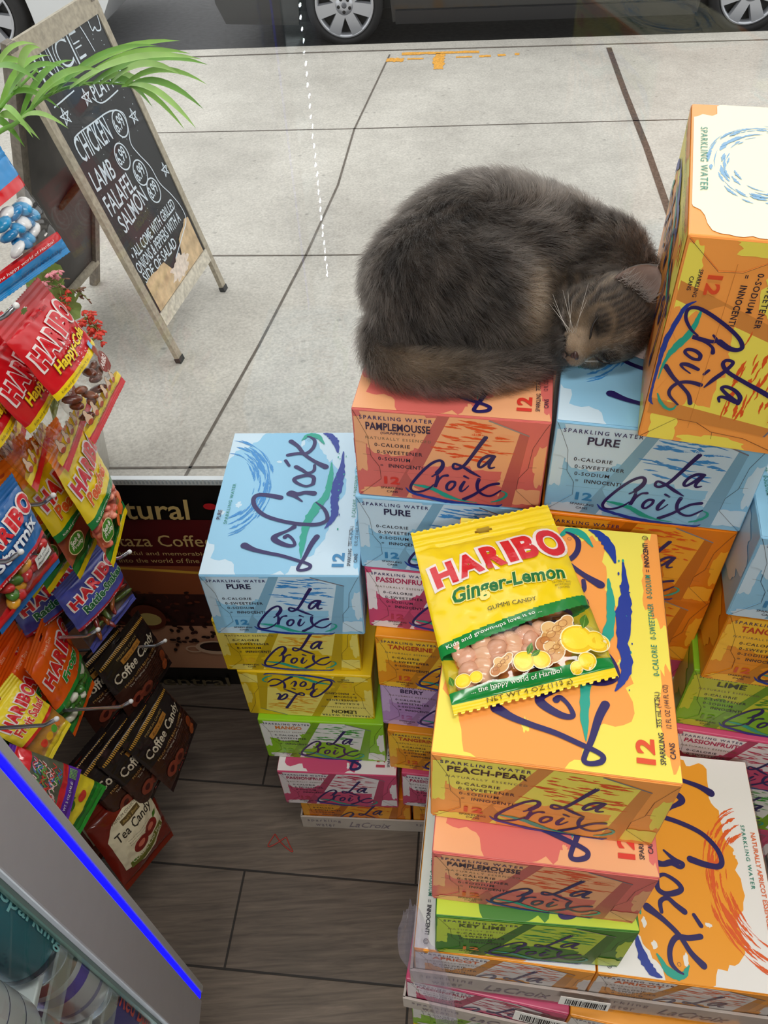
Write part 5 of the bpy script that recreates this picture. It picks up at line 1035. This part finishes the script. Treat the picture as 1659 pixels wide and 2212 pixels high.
def flow(p, n, r, h):
    P, Nn = Vector(p), Vector(n)
    if r == 2:
        f, a, c = h; d = -HF*.9+HA*(1.2*np.sign(a)*min(1, abs(a)/.02))+HC*(.5 if c > 0 else -.5); l = .0050 if f > .012 else .009
        if f > .034: l = .0028
        e2 = ((f-.030)/.012)**2+((abs(a)-.017)/.011)**2+((c-.004)/.010)**2
        if e2 < 1.6: l = .0022
    elif r == 1:
        i = min(h[1]+1, len(TAILP)-1); j = max(i-2, 0); t = TAILP[i]-TAILP[j]; d = Vector((t[0], t[1], 0)).normalized()+Vector((0, 0, -.25)); l = .017
    else:
        q = P-CC; d = Vector((-q.y, q.x, 0)); d = d.normalized() if d.length > 1e-6 else Vector((1, 0, 0))
        d = d*.8+Vector((0, 0, -.75 if P.y < .735 else -.25)); l = .0175
        if P.x > .2: d = Vector((-.55, .25, -.25)); l = .013
    d = d+Vector((nz(p, 45, 1), nz(p, 45, 5), nz(p, 45, 9)))*.5+Vector((nz(p, 170, 1), nz(p, 170, 5), nz(p, 170, 9)))*.5
    d = d-Nn*d.dot(Nn); d = d.normalized() if d.length > 1e-6 else Nn.orthogonal().normalized()
    return d, l
# colour of the skin itself, per corner of the surface
ca = cme.attributes.new('coat', 'FLOAT_COLOR', 'POINT'); arr = np.empty((len(cme.vertices), 4), np.float32)
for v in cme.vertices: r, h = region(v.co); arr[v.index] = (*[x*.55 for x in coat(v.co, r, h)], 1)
ca.data.foreach_set('color', arr.ravel())
# strands
def fur(nstr, seed=1):
    rng = np.random.default_rng(seed); me = cme; me.calc_loop_triangles(); nt_ = len(me.loop_triangles)
    vi = np.empty(nt_*3, np.int32); me.loop_triangles.foreach_get('vertices', vi); vi = vi.reshape(-1, 3)
    co = np.empty(len(me.vertices)*3); me.vertices.foreach_get('co', co); co = co.reshape(-1, 3)
    no = np.empty(len(me.vertices)*3); me.vertices.foreach_get('normal', no); no = no.reshape(-1, 3)
    a, b, c = co[vi[:, 0]], co[vi[:, 1]], co[vi[:, 2]]; ar = np.linalg.norm(np.cross(b-a, c-a), axis=1)
    ctr = (a+b+c)/3; wgt = np.where(np.linalg.norm(ctr-np.array(HO), axis=1) < .06, 2.4, 1.0); pr = ar*wgt; pr /= pr.sum()
    idx = rng.choice(nt_, nstr, p=pr); u = rng.random(nstr); v = rng.random(nstr); sw = u+v > 1; u[sw] = 1-u[sw]; v[sw] = 1-v[sw]; w_ = 1-u-v
    P = a[idx]*w_[:, None]+b[idx]*u[:, None]+c[idx]*v[:, None]; Nn = no[vi[idx, 0]]*w_[:, None]+no[vi[idx, 1]]*u[:, None]+no[vi[idx, 2]]*v[:, None]; Nn /= np.linalg.norm(Nn, axis=1)[:, None]
    keep = (P[:, 2] > CZ+.004); P, Nn = P[keep], Nn[keep]
    K = 5; n = len(P); pts = np.empty((n, K, 3), np.float32); cols = np.ones((n, 4), np.float32); rad = np.empty((n, K), np.float32)
    lift_r = rng.random(n); len_r = rng.random(n); cr = rng.random(n); jit = rng.normal(0, .16, (n, 3))
    for i in range(n):
        p, nn = P[i], Nn[i]; r, h = region(p); d, l = flow(p, nn, r, h); d = np.array(d)+jit[i]
        l *= .6+.55*len_r[i]
        if r == 0 and nz(p, 70, 2) > .1: l *= 1.12
        lift = (.30+.35*lift_r[i])*(1 if r != 2 else .55); g = np.array((0, 0, -.16 if r != 2 else 0))
        q = p.copy()
        for k in range(K):
            t = k/(K-1); pts[i, k] = q
            dirv = d*(1-lift*(1-t*.75))+nn*lift*(1-t*.75)+g*t; dirv /= np.linalg.norm(dirv); q = q+dirv*l/(K-1)
            if q[2] < CZ+.001: q[2] = CZ+.001
            rad[i, k] = (.000105 if r != 2 else .00007)*(1-.8*t)
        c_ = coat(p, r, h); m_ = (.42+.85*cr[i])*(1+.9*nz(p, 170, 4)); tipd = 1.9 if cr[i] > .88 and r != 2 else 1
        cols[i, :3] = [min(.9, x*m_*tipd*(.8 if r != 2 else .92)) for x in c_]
    hc = bpy.data.hair_curves.new('fur'); hc.add_curves([K]*n)
    hc.position_data.foreach_set('vector', pts.reshape(-1))
    ra = hc.attributes.get('radius') or hc.attributes.new('radius', 'FLOAT', 'POINT'); ra.data.foreach_set('value', rad.reshape(-1))
    at = hc.attributes.new('coat', 'FLOAT_COLOR', 'CURVE'); at.data.foreach_set('color', cols.reshape(-1))
    m = bpy.data.materials.new('grey_tabby_fur'); m.use_nodes = True; t = m.node_tree
    for q in list(t.nodes): t.nodes.remove(q)
    out = t.nodes.new('ShaderNodeOutputMaterial'); hb = t.nodes.new('ShaderNodeBsdfHairPrincipled'); hb.parametrization = 'COLOR'; at_ = t.nodes.new('ShaderNodeAttribute'); at_.attribute_name = 'coat'
    hb.inputs['Roughness'].default_value = .42; hb.inputs['Radial Roughness'].default_value = .6; hb.inputs['Coat'].default_value = .0; hb.inputs['Random Roughness'].default_value = .3
    t.links.new(at_.outputs['Color'], hb.inputs['Color']); t.links.new(hb.outputs[0], out.inputs[0]); hc.materials.append(m)
    o = bpy.data.objects.new('fur', hc); COL.objects.link(o); o.parent = cat; o['kind'] = 'stuff'; return o
fur(NFUR)
# features
def cpart(name, mb): return mb.build(name, cat)
NOSE = mat((66, 48, 45), .35); LINE = mat((26, 20, 19), .6); EARI = mat((206, 182, 172), .6, vary=.12, scale=60); EARO = mat((84, 74, 68), .8, vary=.2, scale=90); WSK = mat((226, 222, 216), .4)
mb = MB(); mb.ell(hp(.0508, 0, -.0120), (.0026, .0050, .0026), NOSE, HROT); mb.ell(hp(.0500, 0, -.0145), (.0028, .0026, .0030), NOSE, HROT); cpart('nose', mb)
mb = MB(); mb.tube([hp(.0505, 0, -.016), hp(.0485, 0, -.0205), hp(.046, .0035, -.0235), hp(.040, .009, -.0255), hp(.034, .013, -.024)], .0007, LINE, 6); mb.tube([hp(.0485, 0, -.0205), hp(.046, -.0035, -.0235), hp(.040, -.009, -.0255)], .0007, LINE, 6); cpart('mouth', mb)
for sg in (1, -1):
    mb = MB(); P = [(.0365, .0085, -.001), (.0362, .0115, .0005), (.0345, .0155, .0015), (.0315, .0200, .0035), (.0275, .0235, .0075)]
    mb.tube([hp(f+.0034, sg*a, c) for f, a, c in P], [.0005, .0010, .0011, .0010, .0005], LINE, 6); cpart('eyelid', mb)
    # ear: a cupped leaf with a furry rim
    mb = MB(); nu, nv = 12, 10; V = []; Wd = []
    b0 = Vector((-.008, sg*.024, .026)); tip = Vector((-.001, sg*.047, .054)) if sg > 0 else Vector((-.004, sg*.040, .048))
    ax = tip-b0; acr = ax.cross(Vector((1, 0, 0))).normalized()
    for side in (0, 1):
        for j in range(nv+1):
            t = j/nv; hw = .0185*(1-t**2.0)**.62+.0004
            for i in range(nu+1):
                s = 2*i/nu-1; q = b0+ax*t+acr*hw*s+Vector((1, 0, 0))*(.010*(s*s)*(1-t*.6)-.006*(1-t)-.0016*side)
                V.append(hp(*q))
    n1 = (nu+1)*(nv+1); g = lambda j, i: j*(nu+1)+i
    mb.add(V, [(g(j, i), g(j, i+1), g(j+1, i+1), g(j+1, i)) for j in range(nv) for i in range(nu)], EARI, True)
    mb.add(V, [(n1+g(j, i), n1+g(j+1, i), n1+g(j+1, i+1), n1+g(j, i+1)) for j in range(nv) for i in range(nu)], EARO, True)
    rim = [(g(j, 0), g(j+1, 0), n1+g(j+1, 0), n1+g(j, 0)) for j in range(nv)]+[(g(j, nu), n1+g(j, nu), n1+g(j+1, nu), g(j+1, nu)) for j in range(nv)]; mb.add(V, rim, EARO, True)
    eo = cpart('ear', mb)
    if sg > 0:
        mb = MB(); random.seed(2); TU = mat((206, 196, 190), .6)
        for k in range(150):
            s = random.uniform(-.95, .9); t0 = random.uniform(.0, .3); q = b0+ax*t0+acr*.018*s+Vector((.004, 0, 0)); e_ = q+ax*random.uniform(.25, .6)+Vector((random.uniform(.002, .010), 0, 0))+acr*random.uniform(-.006, .006)
            mb.tube([hp(*q), hp(*((q+e_)/2+Vector((.003, 0, 0)))), hp(*e_)], [.00022, .00018, .00005], TU, 4, False)
        mb.build('ear_tuft', eo)
random.seed(7)
for sg, cnt in ((1, 8), (-1, 5)):
    for k in range(cnt):
        b_ = hp(.040, sg*.013, -.013-.0025*(k % 3)); ang = -.7+1.5*k/(cnt-1) if cnt > 1 else 0
        d = (HA*sg*(1.0)+HC*ang*.75-HF*(.15+.2*random.random())).normalized(); L = random.uniform(.038, .060)
        if sg < 0: d = (d+Vector((0, 0, .75))).normalized(); L *= .7
        mb = MB(); mb.tube([b_, b_+d*L*.5+HF*.002, b_+d*L+HF*.0*L-Vector((0, 0, .003))], [.0002, .00014, .00005], WSK, 5); cpart('whisker', mb)
